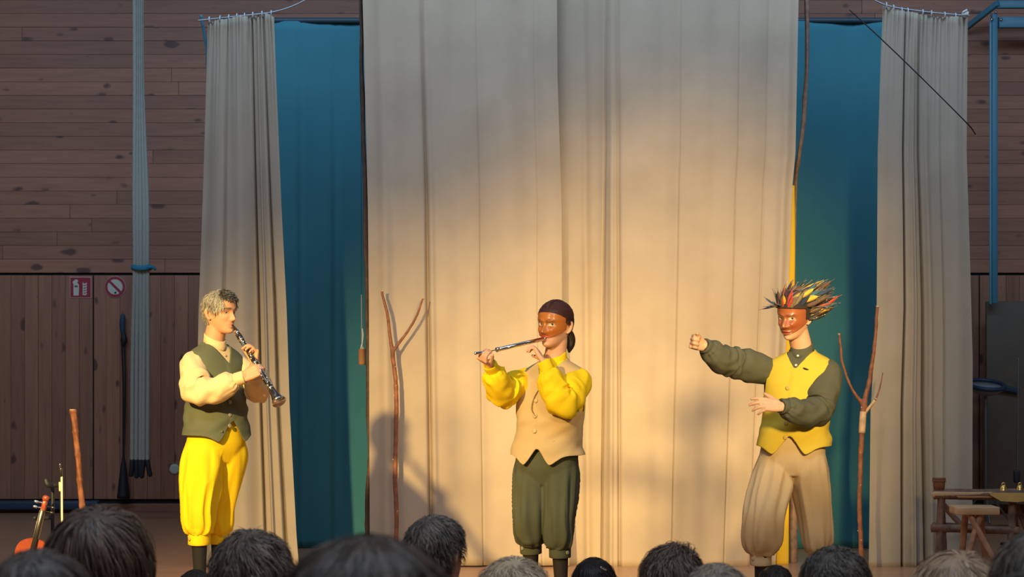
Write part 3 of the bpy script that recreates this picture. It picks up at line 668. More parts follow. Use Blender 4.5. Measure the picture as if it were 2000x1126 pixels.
def vest(T, parent, mt, zV, zhem, seed, notch=.075, point=.045, px=.075, wr=.006, buttons=(), bmat=None, open_=0.0, armr=(.088, .112), grow=0.0):
    nz, na = 150, 260
    dz = np.linspace(-.012, zhem-.10, nz); th = np.arange(na)/na*2*PI; TH, Z = np.meshgrid(th, dz)
    x, y = T.xyz(TH, Z, grow+vest_fit(Z))
    # body folds
    pp = np.stack([x, y, Z], -1).reshape(-1, 3)
    n = (vnoise(pp*[9, 9, 20]+[0, 0, 0], 1, seed)+.7*vnoise(np.stack([pp[:, 0]*14+pp[:, 2]*22, pp[:, 1]*14, pp[:, 2]*6], 1), 1, seed+1)).reshape(nz, na)
    amp = wr*(.35+.65*np.exp(-((Z+.40)/.16)**2))
    k = 1+n*amp/.16
    x, y = x*k, y*k
    front = (y > 0)
    ridge = np.where(front, .004*(1/(1+np.exp((x-.016)/.003)))*(np.abs(x) < .1), 0)
    y = y+ridge*np.clip(1-(np.abs(x)/.1), 0, 1)
    ax = np.abs(x)
    def fval(x, y, Z):
        ax = np.abs(x); fr = y > 0
        f1 = np.where(fr, ax-np.clip((Z-zV)/(-.012-zV), 0, 1.4)**1.15*.082, 1.0)
        f1 = np.where(Z < zV-.01, 1.0, f1)
        f2 = np.where(ax > .13, (np.sqrt((y/armr[0])**2+((Z+.185)/armr[1])**2)-1)*.1, 1.0)
        hem = zhem+np.where(fr, -point*np.exp(-((ax-px)/.05)**2)+notch*np.clip(1-ax/px, 0, 1)-0*ax, 0)
        f3 = Z-hem
        return np.minimum(np.minimum(f1, f2), f3)
    f = fval(x, y, Z)
    V = T.P(x, y, Z)
    loc = np.stack([x, y, Z], -1).reshape(-1, 3); fv = f.ravel()
    Q = grid_faces(nz, na); keep = (fv[Q] > 0).sum(1) >= 2
    Q = Q[keep]
    # slide boundary vertices on to the cut line (towards the zero of f along grid edges)
    bad = np.unique(Q[(fv[Q] <= 0)])
    Vw = V.reshape(-1, 3).copy(); fg = f
    rows, cols = bad//na, bad % na
    newV = Vw.copy()
    for i, r, c in zip(bad, rows, cols):
        best = None
        for dr, dc in ((1, 0), (-1, 0), (0, 1), (0, -1), (1, 1), (1, -1), (-1, 1), (-1, -1)):
            rr, cc = r+dr, (c+dc) % na
            if 0 <= rr < nz and fg[rr, cc] > 0:
                w = -fg[r, c]/(fg[rr, cc]-fg[r, c]+1e-9)
                if best is None or w < best[0]: best = (w, rr*na+cc)
        if best is not None: newV[i] = Vw[i]*(1-best[0])+Vw[best[1]]*best[0]
    ed = np.sort(np.concatenate([Q[:, [0, 1]], Q[:, [1, 2]], Q[:, [2, 3]], Q[:, [3, 0]]]), 1)
    ue, cnt = np.unique(ed, axis=0, return_counts=True); be = ue[cnt == 1]
    for _ in range(6):
        acc = np.zeros_like(newV); num = np.zeros(len(newV))
        for c0_, c1_ in ((0, 1), (1, 0)):
            np.add.at(acc, be[:, c0_], newV[be[:, c1_]]); np.add.at(num, be[:, c0_], 1)
        mk_ = num == 2
        newV[mk_] = .5*newV[mk_]+.25*acc[mk_]
    used = np.unique(Q); remap = -np.ones(len(Vw), int); remap[used] = np.arange(len(used))
    o = part('vest', (newV[used], remap[Q]), mt, parent)
    sd = o.modifiers.new('thickness', 'SOLIDIFY'); sd.thickness = .006; sd.offset = -1
    for bz in buttons:
        xx, yy = T.xyz(np.array([.10]), np.array([bz]), grow); r, fdir = T.dirs(bz)
        c = T.P(xx*.9, yy+.004, np.array([bz]))[0]
        part('button', lathe([(0, 0), (.011, 0), (.0115, .004), (.008, .005), (0, .004)], 14, c, fdir+np.array([0, 0, .1])), bmat, o)
    return o
def sleeve(S, E, Wr, rads, seed, cuff=(.040, .05), puff=.012, m=90, n=56, sag=.02, gath=9, inner=None):
    """returns (sleeve VF, cuff VF)"""
    S, E, Wr = (np.asarray(q, float) for q in (S, E, Wr))
    r, L = cuff; W0 = Wr; dW = nrm(Wr-E); Wr = Wr-dW*(L-.016)
    I = S if inner is None else np.asarray(inner, float)
    ctrl = [I, S, S*.5+E*.5, S*.12+E*.88, E*.88+Wr*.12+[0, 0, -sag*.2], E*.5+Wr*.5+[0, 0, -sag*.8], E*.14+Wr*.86+[0, 0, -sag*.3], Wr]
    Pth = catmull(ctrl, m); R = catmull(rads, m).ravel()
    def disp(th, t):
        pts = np.stack([np.cos(th)*1.2+seed, np.sin(th)*1.2, t*7], -1).reshape(-1, 3)
        a = vnoise(pts, 1, seed).reshape(th.shape); b = vnoise(pts*[1.6, 1.6, 2.6], 1, seed+5).reshape(th.shape)
        el = np.exp(-((t-.5)/.16)**2)
        rg = 1-2.2*np.abs(vnoise(np.stack([np.cos(th+4*t)*1.3+seed*2, np.sin(th+4*t)*1.3, t*9], -1).reshape(-1, 3), 1, seed+9)).reshape(th.shape)
        d = puff*(.40*a+.45*b+.55*rg)*(.55+.6*el)*(1-np.exp(-t/.12))
        d += .006*el*np.sin(46*t+2.2*np.cos(th+seed))
        gw = np.exp(-(1-t)/.10); gs = np.exp(-t/.10)
        d += (.0055*gw+.005*gs)*np.sin(gath*th+3*np.sin(2*th+seed))*(1-np.exp(-(1-t)/.015))
        return d
    V, F = tube(Pth, R, n, 'flat', disp=disp)
    d = dW
    c0 = Wr-d*.006
    cf = tube(np.array([c0+d*L*t for t in (0, .04, .3, .7, .95, 1.0, 1.0, .5)]), [r*.94, r, r*1.0, r, r, r*.97, r*.84, r*.8], 28, 'flat', disp=lambda th, t: .0015*np.sin(3*th+seed))
    return (V, F), cf
def breeches(T, parent, mt, hips, knees, cuffs, rads, seed, z_top, cuff_r=.058, cuff_h=.065, buttons=True, bmat=None, pleats=7):
    nzr, nar = 30, 72
    dz = np.linspace(z_top, z_top-.32, nzr); th = np.arange(nar)/nar*2*PI; TH, Z = np.meshgrid(th, dz)
    x, y = T.xyz(TH, Z, -.020); kq = 1-.30*np.clip((z_top-.20-Z)/.12, 0, 1)**1.5
    V0 = T.P(x*kq, y*kq, Z).reshape(-1, 3)
    parts = [(V0, as_list(grid_faces(nzr, nar))+[tuple(range(nar))[::-1], tuple((nzr-1)*nar+j for j in range(nar))])]
    paths = []
    for i in range(2):
        ctrl = [hips[i]+np.array([0, 0, .10]), hips[i], hips[i]*.5+knees[i]*.5, knees[i], knees[i]*.35+cuffs[i]*.65, cuffs[i]]
        Pth = catmull(ctrl, 110); R = catmull([rads[i][0]*.82, rads[i][1]*.95]+list(rads[i][2:]), 110).ravel(); paths.append(Pth)
        parts.append(tube(Pth, R, 48, 'flat'))
    V, F = remesh(merge(parts), .0068, 7)
    # cloth folds: pleats from the waist and gathers into the cuffs, pushed along the radius of each leg
    best = None
    for i in range(2):
        Pth = paths[i]; o_ = np.argsort(Pth[:, 2]); C = np.stack([np.interp(V[:, 2], Pth[o_, 2], Pth[o_, q]) for q in range(3)], 1); d = V-C; d[:, 2] = 0
        r = np.linalg.norm(d, axis=1); t = np.interp(V[:, 2], Pth[o_, 2], o_/109.)
        if best is None: best = [r, d, t, np.zeros(len(V), int)]
        else:
            m = r < best[0]; gap = np.abs(r-best[0])
            for q, val in enumerate((r, d, t)): best[q] = np.where(m if val.ndim == 1 else m[:, None], val, best[q])
            best[3] = np.where(m, 1, 0)
    r, d, t, leg = best; th = np.arctan2(d[:, 0], -d[:, 1]); dn = d/(r[:, None]+1e-6)
    ph = seed+leg*2.3
    pts = np.stack([np.cos(th)*1.5+ph*3, np.sin(th)*1.5, t*3.0], 1)
    a = vnoise(pts, 1, seed); b = vnoise(pts*[2.2, 2.2, .9], 1, seed+7); rid = 1-2*np.abs(vnoise(pts*[1.7, 1.7, .55]+[0, 0, 5]+np.stack([.8*t, -.6*t, 0*t], 1), 1, seed+11))
    gw = np.exp(-(1-t)/.14)*(1-np.exp(-(1-t)/.03)); gt = np.exp(-t/.22)
    w = np.clip(gap/.05, 0, 1)*np.clip((t-.10)/.16, 0, 1)
    q = w*(.010*a*(.4+t)+.006*b+.015*rid*(.45+.55*t)+(.013*gw+.006*gt)*np.sin(pleats*th+2.2*np.sin(th*2+ph)+1.5*t))
    V = V+dn*q[:, None]
    o = part('breeches', (V, F), mt, parent)
    for i in range(2):
        d = nrm(cuffs[i]-(knees[i]*.3+cuffs[i]*.7)); d = nrm(d+np.array([0, 0, -1.5])); c = cuffs[i]-d*.012
        cf = part('cuff', tube(np.array([c+d*cuff_h*t for t in (0, .05, .35, .7, .96, 1.0, 1.0, .6)]), [cuff_r*.95, cuff_r, cuff_r*1.01, cuff_r, cuff_r, cuff_r*.97, cuff_r*.85, cuff_r*.8], 32, 'flat', disp=lambda th, t: .0022*np.sin(3*th+i+seed)), mt, o)
        if buttons:
            sd = nrm(np.array([(-.75 if i == 0 else .62), -.7, 0]))
            part('cuff_button', lathe([(0, 0), (.010, 0), (.011, .004), (.007, .005), (0, .004)], 12, c+d*cuff_h*.5+sd*(cuff_r+.001), sd), bmat, o)
    return o
def legs_and_shoes(parent, knees, ankles, toes, mt, shoe):
    for i in range(2):
        a = ankles[i]
        part('stocking', limb([knees[i]+[0, 0, -.02], knees[i]*.72+a*.28+[0, .006, 0], knees[i]*.4+a*.6+[0, .003, 0], a+[0, 0, .03], a+[0, 0, -.03]], [.052, .046, .036, .030, .034], 40, n=24), mt, parent)
        t = nrm(np.array([toes[i][0], toes[i][1], 0])); b = np.array([a[0], a[1], 0])
        ctrl = [b-t*.055+[0, 0, .042], b-t*.02+[0, 0, .05], b+t*.06+[0, 0, .042], b+t*.13+[0, 0, .032], b+t*.185+[0, 0, .026]]
        P_ = catmull(ctrl, 26)
        part('shoe', tube(P_, catmull([.036, .048, .040, .030, .022], 26).ravel(), 20, up=(0, 0, 1), R2=catmull([.034, .038, .044, .046, .030], 26).ravel()), shoe, parent)
def body_core(T, head, parent, arms, hands, legs, cols_kw, voxel=.0042, neckr=.056):
    """one continuous skin surface: head, neck, trunk, arms, hands, legs"""
    hv, hf = head_shell(**cols_kw.pop('face', {}))
    sh = [(head.w(hv), hf)]+[(head.w(e[0]), e[1]) for e in (ear(-1), ear(1))]
    nb = T.P(0.0, -.005, -.03)
    sh.append(limb([nb+[0, 0, -.05], nb+[0, 0, .02], head.w([0, -.022, -.085]), head.w([0, -.018, -.03])], [.066, neckr+.002, neckr, .052], 20, n=28))
    sh.append(T.shell(-.02, -.60, -.045, 50, 48))
    for (S, E, Wp), hd in zip(arms, hands):
        S, E, Wp = (np.asarray(q, float) for q in (S, E, Wp))
        sx = np.sign(np.dot(S-T.P(0., 0., -.1), T.dirs(-.1)[0])); S = T.P(sx*.135, -.005, -.125)
        sh.append(limb([S, S*.5+E*.5, E, E*.55+Wp*.45, Wp], [.046, .041, .034, .034, .025], 26, n=18)); sh += hd
    for (Hh, K, A) in legs: sh.append(limb([Hh, Hh*.5+K*.5, K, K*.6+A*.4, A, A+np.array([0, 0, -.03])], [.07, .062, .042, .030, .022, .022], 30, n=18))
    V, F = remesh(merge(sh), voxel, 1)
    part('body', (V, F), M_SKIN, parent, cols=skin_cols(V, head, **cols_kw))

def strand_mesh(roots, dirs, normals, length, rs, head, width=.0016, seg=7, grav=.10, noise=.25, hug=1.0, curl=0.0, c1=(.1, .07, .05), c2=(.2, .15, .1), ell=((0, -.006, .018), (.084, .108, .106)), bend=None, maxr=9.0, slick=False):
    n = len(roots); p = roots.copy(); d = nrm(dirs); up = normals
    ec, er = np.array(ell[0]), np.array(ell[1])
    L = length*rs.uniform(.7, 1.15, n)[:, None]/seg
    down = np.array(bend) if bend is not None else np.array([0, 0, -1.0])
    clump = vnoise(roots*38, 1, 3)[:, None]; clump2 = np.stack([vnoise(roots*30, 1, 5), vnoise(roots*30, 1, 6), vnoise(roots*30, 1, 7)], 1)
    pts = [p.copy()]
    ph = rs.uniform(0, 6.28, n)
    for k in range(seg):
        d = nrm(d+down*grav+noise*.5*clump2*(.4+.6*k/seg)+noise*rs.normal(0, .22, (n, 3))+curl*np.stack([np.sin(ph+k*1.4), np.cos(ph*1.3+k*1.4), np.sin(ph*2+k)], 1))
        p = p+d*L
        if hug:
            q = (p-ec)/er; rad = np.linalg.norm(q, axis=1, keepdims=True)
            inside = rad < 1.0
            tgt = np.clip(rad, 1.0, maxr if np.isscalar(maxr) else maxr[:, None])
            p = ec+q/np.maximum(rad, 1e-6)*er*tgt
            if slick: nn = nrm(q/er); d = nrm(d-nn*(d*nn).sum(1, keepdims=True))
        pts.append(p.copy())
    P_ = np.stack(pts, 1)                           # n, seg+1, 3
    tg = nrm(np.gradient(P_, axis=1)); side = nrm(np.cross(tg, up[:, None]+0.35*rs.normal(0, 1, (n, 1, 3))))
    wd = width*np.array([1, 1, 1, .95, .85, .7, .5, .3, .2, .1])[:seg+1] if seg < 10 else width
    V = np.stack([P_-side*wd[None, :, None], P_+side*wd[None, :, None]], 2).reshape(-1, 3)
    b = (np.arange(n)*(seg+1)*2)[:, None, None]; j = (np.arange(seg)*2)[None, :, None]
    F = (b+j+np.array([0, 1, 3, 2])[None, None, :]).reshape(-1, 4)
    mixf = np.clip(.5+.35*clump[:, 0]+.3*rs.normal(0, 1, n), 0, 1)[:, None]
    C = np.array(c1)*(1-mixf)+np.array(c2)*mixf
    C = np.repeat(C, (seg+1)*2, 0)
    return head.w(V), F, C
def scalp(n, rs, pred, grow=.002):
    """random roots on the skull where pred(az, z) holds; az in -pi..pi, 0 = front"""
    out = []
    while sum(len(o[0]) for o in out) < n:
        az = rs.uniform(-PI, PI, 6000); v = rs.uniform(-1, 1, 6000); z = .015+.104*v
        k = pred(az, z); out.append((az[k], z[k]))
    az = np.concatenate([o[0] for o in out])[:n]; z = np.concatenate([o[1] for o in out])[:n]
    Pp = head_base(az, z, grow); N = nrm((Pp-[0, -.006, .012])/np.array([.077, .1, .105])**2)
    return Pp, N, az, z
def hair_cap(pred, head, parent, mt, grow=.006, col=(.1, .07, .05), name='hair', nz=110, na=240, zlo=-.1):
    zz = np.concatenate([np.linspace(zlo, .105, nz-14), .105+.0138*np.sin(np.linspace(.06, PI/2, 14))]); az = np.linspace(-PI, PI, na, endpoint=False)
    A, Z = np.meshgrid(az, zz); Pp = head_base(A, np.minimum(Z, .1188), grow); Pp[..., 2] += np.clip((Z-.09)/.03, 0, 1)*grow
    ok = pred(A, Z).ravel(); Q = grid_faces(len(zz), na); Q = Q[ok[Q].all(1)]
    top = [tuple((len(zz)-1)*na+j for j in range(na))]
    V = head.w(Pp.reshape(-1, 3)); F = as_list(Q)+top
    used = sorted(set(q for f in F for q in f)); mp = {u: i for i, u in enumerate(used)}
    return V[used], [tuple(mp[q] for q in f) for f in F]
def hair(head, parent, pred, n, rs, length, whorl, c1, c2, lift=.35, cap=.006, name='hair', swirl=.25, flow=None, capres=(110, 240), **kw):
    Pp, N, az, z = scalp(n, rs, pred)
    wv = nrm(np.asarray(whorl, float)); rad = nrm(Pp-[0, -.006, .012])
    away = rad-wv; away = nrm(away-N*(away*N).sum(1, keepdims=True)); sw = np.cross(N, away)
    t = nrm(away+swirl*sw)
    if flow is not None:
        fl_ = np.asarray(flow, float)[None]-Pp if np.ndim(flow) == 1 else flow(Pp, N)
        t = nrm(fl_-N*(fl_*N).sum(1, keepdims=True))
    V, F, C = strand_mesh(Pp, t*math.cos(lift)+N*math.sin(lift), N, length, rs, head, c1=c1, c2=c2, **kw)
    cv, cf = hair_cap(pred, head, parent, M_HAIR, cap, nz=capres[0], na=capres[1])
    F2 = [tuple(f) for f in F]+[tuple(q+len(V) for q in f) for f in cf]
    Va = np.concatenate([V, cv]); Ca = np.concatenate([C, np.tile(np.array(c1)*.7+np.array(c2)*.3, (len(cv), 1))])
    return part(name, (Va, F2), M_HAIR, parent, cols=Ca)
# ================================================================== the three performers
M_GREENV = mat('green_vest_cloth', (0.120, 0.135, 0.085), .9, var=.07, vscale=5, bump=.3, bscale=350, spec=.15)
M_BEIGES = mat('beige_shirt_cloth', (0.74, 0.57, 0.31), .9, var=.06, vscale=5, bump=.3, bscale=350, spec=.15)
M_YELLOWV = mat('pale_yellow_cloth', (0.66, 0.50, 0.055), .85, var=.05, vscale=5, bump=.25, bscale=350, spec=.2)
M_YELLOW = mat('yellow_cloth', (0.86, 0.61, 0.012), .85, var=.05, vscale=5, bump=.25, bscale=350, spec=.2)
M_BEIGEV = mat('tan_vest_cloth', (0.55, 0.40, 0.21), .9, var=.06, vscale=5, bump=.3, bscale=350, spec=.15)
M_GREENB = mat('green_breeches_cloth', (0.085, 0.092, 0.058), .9, var=.1, vscale=5, bump=.3, bscale=350, spec=.15)
M_GREENS = mat('green_shirt_cloth', (0.100, 0.105, 0.078), .9, var=.08, vscale=5, bump=.3, bscale=350, spec=.15)
M_TANB = mat('tan_breeches_cloth', (0.62, 0.47, 0.28), .9, var=.06, vscale=5, bump=.3, bscale=350, spec=.15)
M_STOCK = mat('black_stocking', (0.006, 0.006, 0.008), .8)
M_BSTOCK = mat('brown_stocking', (0.016, 0.010, 0.009), .8)
M_SHOE = mat('black_leather', (0.015, 0.013, 0.012), .4)
M_GBUT = mat('grey_button', (0.28, 0.26, 0.20), .4); M_TBUT = mat('tan_button', (0.58, 0.42, 0.22), .4); M_YBUT = mat('amber_button', (0.55, 0.38, 0.10), .35)
M_MASK = mat('varnished_mask', (.5, .2, .07), .36, attr=True, coat=.25, spec=.4)

def cloth_shirt(T, parent, mt, arms, rads, seeds, collar, puff=.012, cuff=(.040, .05), sag=.02, buttons=(), bmat=None):
    parts = [T.shell(-.0, -.42, -.012, 40, 64)]; cuffs = []
    for (S, E, Wp), r, sd in zip(arms, rads, seeds):
        sx = np.sign(np.dot(np.asarray(S)-T.P(0., 0., -.1), T.dirs(-.1)[0]))
        a, b = sleeve(T.P(sx*.150, -.005, -.135), E, Wp, [.058, .070]+list(r[1:]), sd, cuff, puff, sag=sag, inner=T.P(sx*.07, -.005, -.125)); parts.append(a); cuffs.append(b)
    # collar
    r0, h, lean = collar
    nb = T.P(0.0, .0, .0); rv, fv = T.dirs(0)
    ths = np.linspace(0, 2*PI, 49); n = 49
    prof = [(r0*1.12, -.03), (r0*1.03, -.005), (r0, h*.5), (r0*.98, h), (r0*.93, h), (r0*.93, h*.4), (r0*.95, -.03)]
    V = []
    for rr, hz in prof:
        for q in ths[:-1]: V.append(nb+rv*rr*math.sin(q)+fv*(rr*1.02*math.cos(q)+.004+lean*max(hz, 0))+np.array([0, 0, hz-.030*math.cos(q)*(1 if math.cos(q) > 0 else .75)]))
    m = len(prof); parts.append((np.array(V), as_list(grid_faces(m, 48))+[((m-1)*48+j, (m-1)*48+(j+1) % 48, (j+1) % 48, j) for j in range(48)]))
    o = part('shirt', merge(parts), mt, parent)
    for c in cuffs: part('shirt_cuff', c, mt, o)
    for (bx, bz) in buttons:
        xx, yy = T.xyz(np.array([.02]), np.array([bz]), -.010); r, f = T.dirs(bz)
        part('button', lathe([(0, 0), (.0065, 0), (.007, .003), (.004, .004), (0, .003)], 12, T.P(bx+xx*0, yy+.001, np.array([bz]))[0], f+np.array([0, 0, .5])), bmat, o)
    return o

# ------------------------------------------------------------------ clarinet player
D0 = 10.3
base = np.array([W(410, 0, D0)[0], D0, 0]); fL = nrm((.82, -.57, 0))
man = thing('person', base, 'grey-haired clarinet player in green vest, beige shirt and yellow breeches', 'person')
headL = Head(W(430, 609, D0), fL, pitch=-.05, scale=.97)
TL = Torso(W(419, 664, D0+.02), W(421, 880, D0), (.80, -.60), (.70, -.71), 1.0, belly=.015)
kn = [W(388, 990, D0-.10), W(428, 990, D0+.12)]; cu = [W(389, 1042, D0-.08), W(427, 1040, D0+.14)]; an = [W(391, 1180, D0-.07), W(425, 1180, D0+.15)]
hp = [TL.P(.085, 0, np.array(-.63)), TL.P(-.085, 0, np.array(-.63))]
armL = [(W(382, 692, 10.17), W(385, 764, 10.06), W(474, 737, 10.03)), (W(454, 692, 10.42), W(507, 760, 10.33), W(497, 716, 10.13))]
mouth = headL.w([0, .102, -.074]); cl_end = W(545, 784, 9.93)
cax = nrm(cl_end-mouth); CL = np.linalg.norm(cl_end-mouth)
def cpt(t): return mouth+cax*CL*t
s1 = nrm(np.cross(cax, (0, -1, 0)))     # sideways in the picture
hR = hand(armL[0][2]-[0, 0, 0], cpt(.60)-armL[0][2]+np.array([0, -.02, .01]), np.array([.35, .80, -.30]), np.array([-.3, -.1, 1.0]), [(38, 45, 25), (42, 48, 25), (45, 48, 28), (48, 48, 28)], .98, .05, (.7, .25))
hL_ = hand(armL[1][2], cpt(.36)+np.array([.03, .0, 0])-armL[1][2], np.array([-.75, -.55, .15]), np.array([-.6, .6, .3]), [(40, 55, 30), (42, 58, 32), (46, 58, 32), (50, 58, 32)], .98, .05, (.5, .2))
body_core(TL, headL, man, armL, [hR, hL_], [(hp[0]+[0, 0, -.0], kn[0], an[0]), (hp[1], kn[1], an[1])], dict(base=(.66, .335, .19), lip=(.50, .18, .13), cheek=(.66, .28, .18), face=dict(nose=1.15, brow=1.4, cheek=1.0, jaw=1.0)))
eyes(headL, man, look=(.1, 1, -.5), fwd=.0722, r=.0092, white=(.20, .16, .13))
predL = lambda az, z: np.where(np.abs(az) < .75, z > .082-.006*np.cos(az*6), np.where(np.abs(az) < 1.25, z > .045-.05*(np.abs(az)-.75)/.5, np.where(np.abs(az) < 1.42, z > .012, np.where(np.abs(az) < 1.85, z > .02, z > -.075))))
rs = np.random.default_rng(3)
hair(headL, man, predL, 5200, rs, .034, (0, .35, .94), (.26, .24, .20), (.52, .48, .39), lift=.5, cap=.002, grav=.12, noise=.38, curl=.10, width=.0015, swirl=.7, maxr=rs.uniform(1.05, 1.2, 5200))
topL = lambda az, z: (np.abs(az) < 1.0) & (z > .080)
hair(headL, man, topL, 1500, rs, .040, (0, -.3, .97), (.045, .042, .042), (.16, .15, .14), lift=.55, cap=.003, grav=.05, noise=.5, curl=.25, width=.0016, swirl=.9, name='forelock', maxr=rs.uniform(1.1, 1.33, 1500))
cloth_shirt(TL, man, M_BEIGES, armL, [[.078, .085, .083, .078, .070, .060, .036], [.07, .074, .074, .070, .070, .062, .037]], (3, 8), (.060, .022, -.05), puff=.014, cuff=(.037, .055), sag=.028, buttons=((.0, -.05), (0, -.085)), bmat=M_TBUT)
vest(TL, man, M_GREENV, -.14, -.522, 31, notch=.085, point=.035, px=.085, buttons=(-.20, -.27, -.34, -.41, -.47), bmat=M_GBUT, wr=.008)
breeches(TL, man, M_YELLOW, hp, kn, cu, [[.10, .118, .112, .090, .082, .058], [.10, .112, .104, .088, .078, .056]], 5, -.36, cuff_r=.062, cuff_h=.07, bmat=M_YBUT)
legs_and_shoes(man, kn, an, [(.75, -.65), (.85, -.5)], M_STOCK, M_SHOE)
part('pocket_flap', box(TL.P(np.array(.098), np.array(.125), np.array(-.50)), (.09, .012, .012), None, .003), M_GREENV, man)

# clarinet
cn = thing('clarinet', cpt(1.0), 'black clarinet with silver keys held by the grey-haired player', 'clarinet')
part('mouthpiece', tube([cpt(-.015), cpt(.03), cpt(.075), cpt(.10)], [.004, .0085, .0125, .0135], 18, 'flat'), M_EBONY, cn)
part('ligature', tube([cpt(.075), cpt(.115)], [.0145, .0150], 18, 'flat'), M_SILVER, cn)
part('barrel', tube([cpt(.115), cpt(.15), cpt(.195)], [.0145, .0172, .0150], 18, 'flat'), M_EBONY, cn)
part('upper_joint', tube([cpt(.195), cpt(.50)], [.0140, .0145], 18, 'flat'), M_EBONY, cn)
part('lower_joint', tube([cpt(.50), cpt(.83)], [.0150, .0160], 18, 'flat'), M_EBONY, cn)
for t_ in (.195, .50, .83): part('silver_ring', tube([cpt(t_-.008), cpt(t_+.008)], .0178, 18, 'flat'), M_SILVER, cn)
part('bell', tube(np.array([cpt(t_) for t_ in (.83, .87, .91, .95, .98, 1.0, 1.0, .97, .90)]), [.0165, .0185, .022, .0275, .034, .0385, .0350, .0285, .0150], 28, 'flat'), M_EBONY, cn)
part('bell_ring', tube(np.array([cpt(t_) for t_ in (.985, 1.004, 1.004, .985)]), [.0375, .0405, .0375, .0350], 28, 'flat'), M_SILVER, cn)
nd = nrm(np.array([.25, -1.0, .15])-cax*np.dot([.25, -1.0, .15], cax)); sd_ = np.cross(cax, nd)
for k, t_ in enumerate((.24, .29, .34, .40, .45, .55, .61, .67, .72, .76, .80)):
    o_ = nd*math.cos(.9*math.sin(k*2.1))+sd_*math.sin(.9*math.sin(k*2.1))
    part('key_pad', lathe([(0, 0), (.0085 if k > 7 else .0062, 0), (.0095 if k > 7 else .0068, .004), (.006, .0055), (0, .006)], 14, cpt(t_)+o_*.0155, o_), M_SILVER, cn)
for (ta, tb, ang) in ((.22, .40, .6), (.26, .48, -.5), (.52, .72, .7), (.56, .80, -.6), (.63, .78, .2)):
    o_ = nd*math.cos(ang)+sd_*math.sin(ang)
    part('key_rod', tube([cpt(ta)+o_*.0185, cpt(tb)+o_*.0195], .0028, 8), M_SILVER, cn)
    for tt in (ta, tb): part('rod_post', tube([cpt(tt)+o_*.012, cpt(tt)+o_*.021], .0026, 8), M_SILVER, cn)

# ------------------------------------------------------------------ slide flute player
D0 = 9.9
base = np.array([W(1070, 0, D0)[0], D0, 0])
man = thing('person', base, 'performer in half mask, yellow shirt and tan vest playing a silver slide flute', 'person')
fC = nrm((-.55, -.83, 0))
headC = Head(W(1084, 633, D0), fC, pitch=-.04, roll=.05, scale=1.0)
TC = Torso(W(1084, 695, D0+.03), W(1069, 890, D0), (-.50, -.86), (-.38, -.92), 1.0, belly=.0)
kn = [W(1034, 1005, D0-.05), W(1092, 1012, D0-.10)]; cu = [W(1036, 1062, D0+.0), W(1093, 1070, D0-.08)]; an = [W(1040, 1200, D0+.06), W(1098, 1205, D0-.06)]
hp = [TC.P(.083, 0, np.array(-.60)), TC.P(-.083, 0, np.array(-.60))]
armC = [(W(1031, 712, 10.02), W(985, 764, 9.86), W(958, 713, 9.70)), (W(1130, 716, 9.82), W(1098, 784, 9.68), W(1064, 708, 9.70))]
fm = headC.w([0, .108, -.074]); fe = W(970.5, 682.5, 9.66); fax = nrm(fe-fm)
rod_e = W(953, 686.5, 9.63); hend = W(929, 689.5, 9.60)
gp = (rod_e+hend)/2
hR = hand(armC[0][2], gp-armC[0][2]+np.array([-.012, .0, -.028]), np.array([.25, -.25, 1.0]), np.array([.35, -.9, .2]), [(50, 60, 30), (52, 62, 32), (50, 62, 30), (50, 60, 30)], .95, .05, (.55, .45))
hL_ = hand(armC[1][2], fm*.73+fe*.27-armC[1][2]+np.array([0, -.012, .0]), np.array([-.75, .35, .25]), np.array([.45, .75, .35]), [(6, 62, 45), (10, 66, 45), (14, 68, 45), (18, 70, 45)], .95, .03, (.45, .25))
body_core(TC, headC, man, armC, [hR, hL_], [(hp[0], kn[0], an[0]), (hp[1], kn[1], an[1])], dict(base=(.66, .36, .25), lip=(.52, .20, .17), face=dict(nose=.8)))
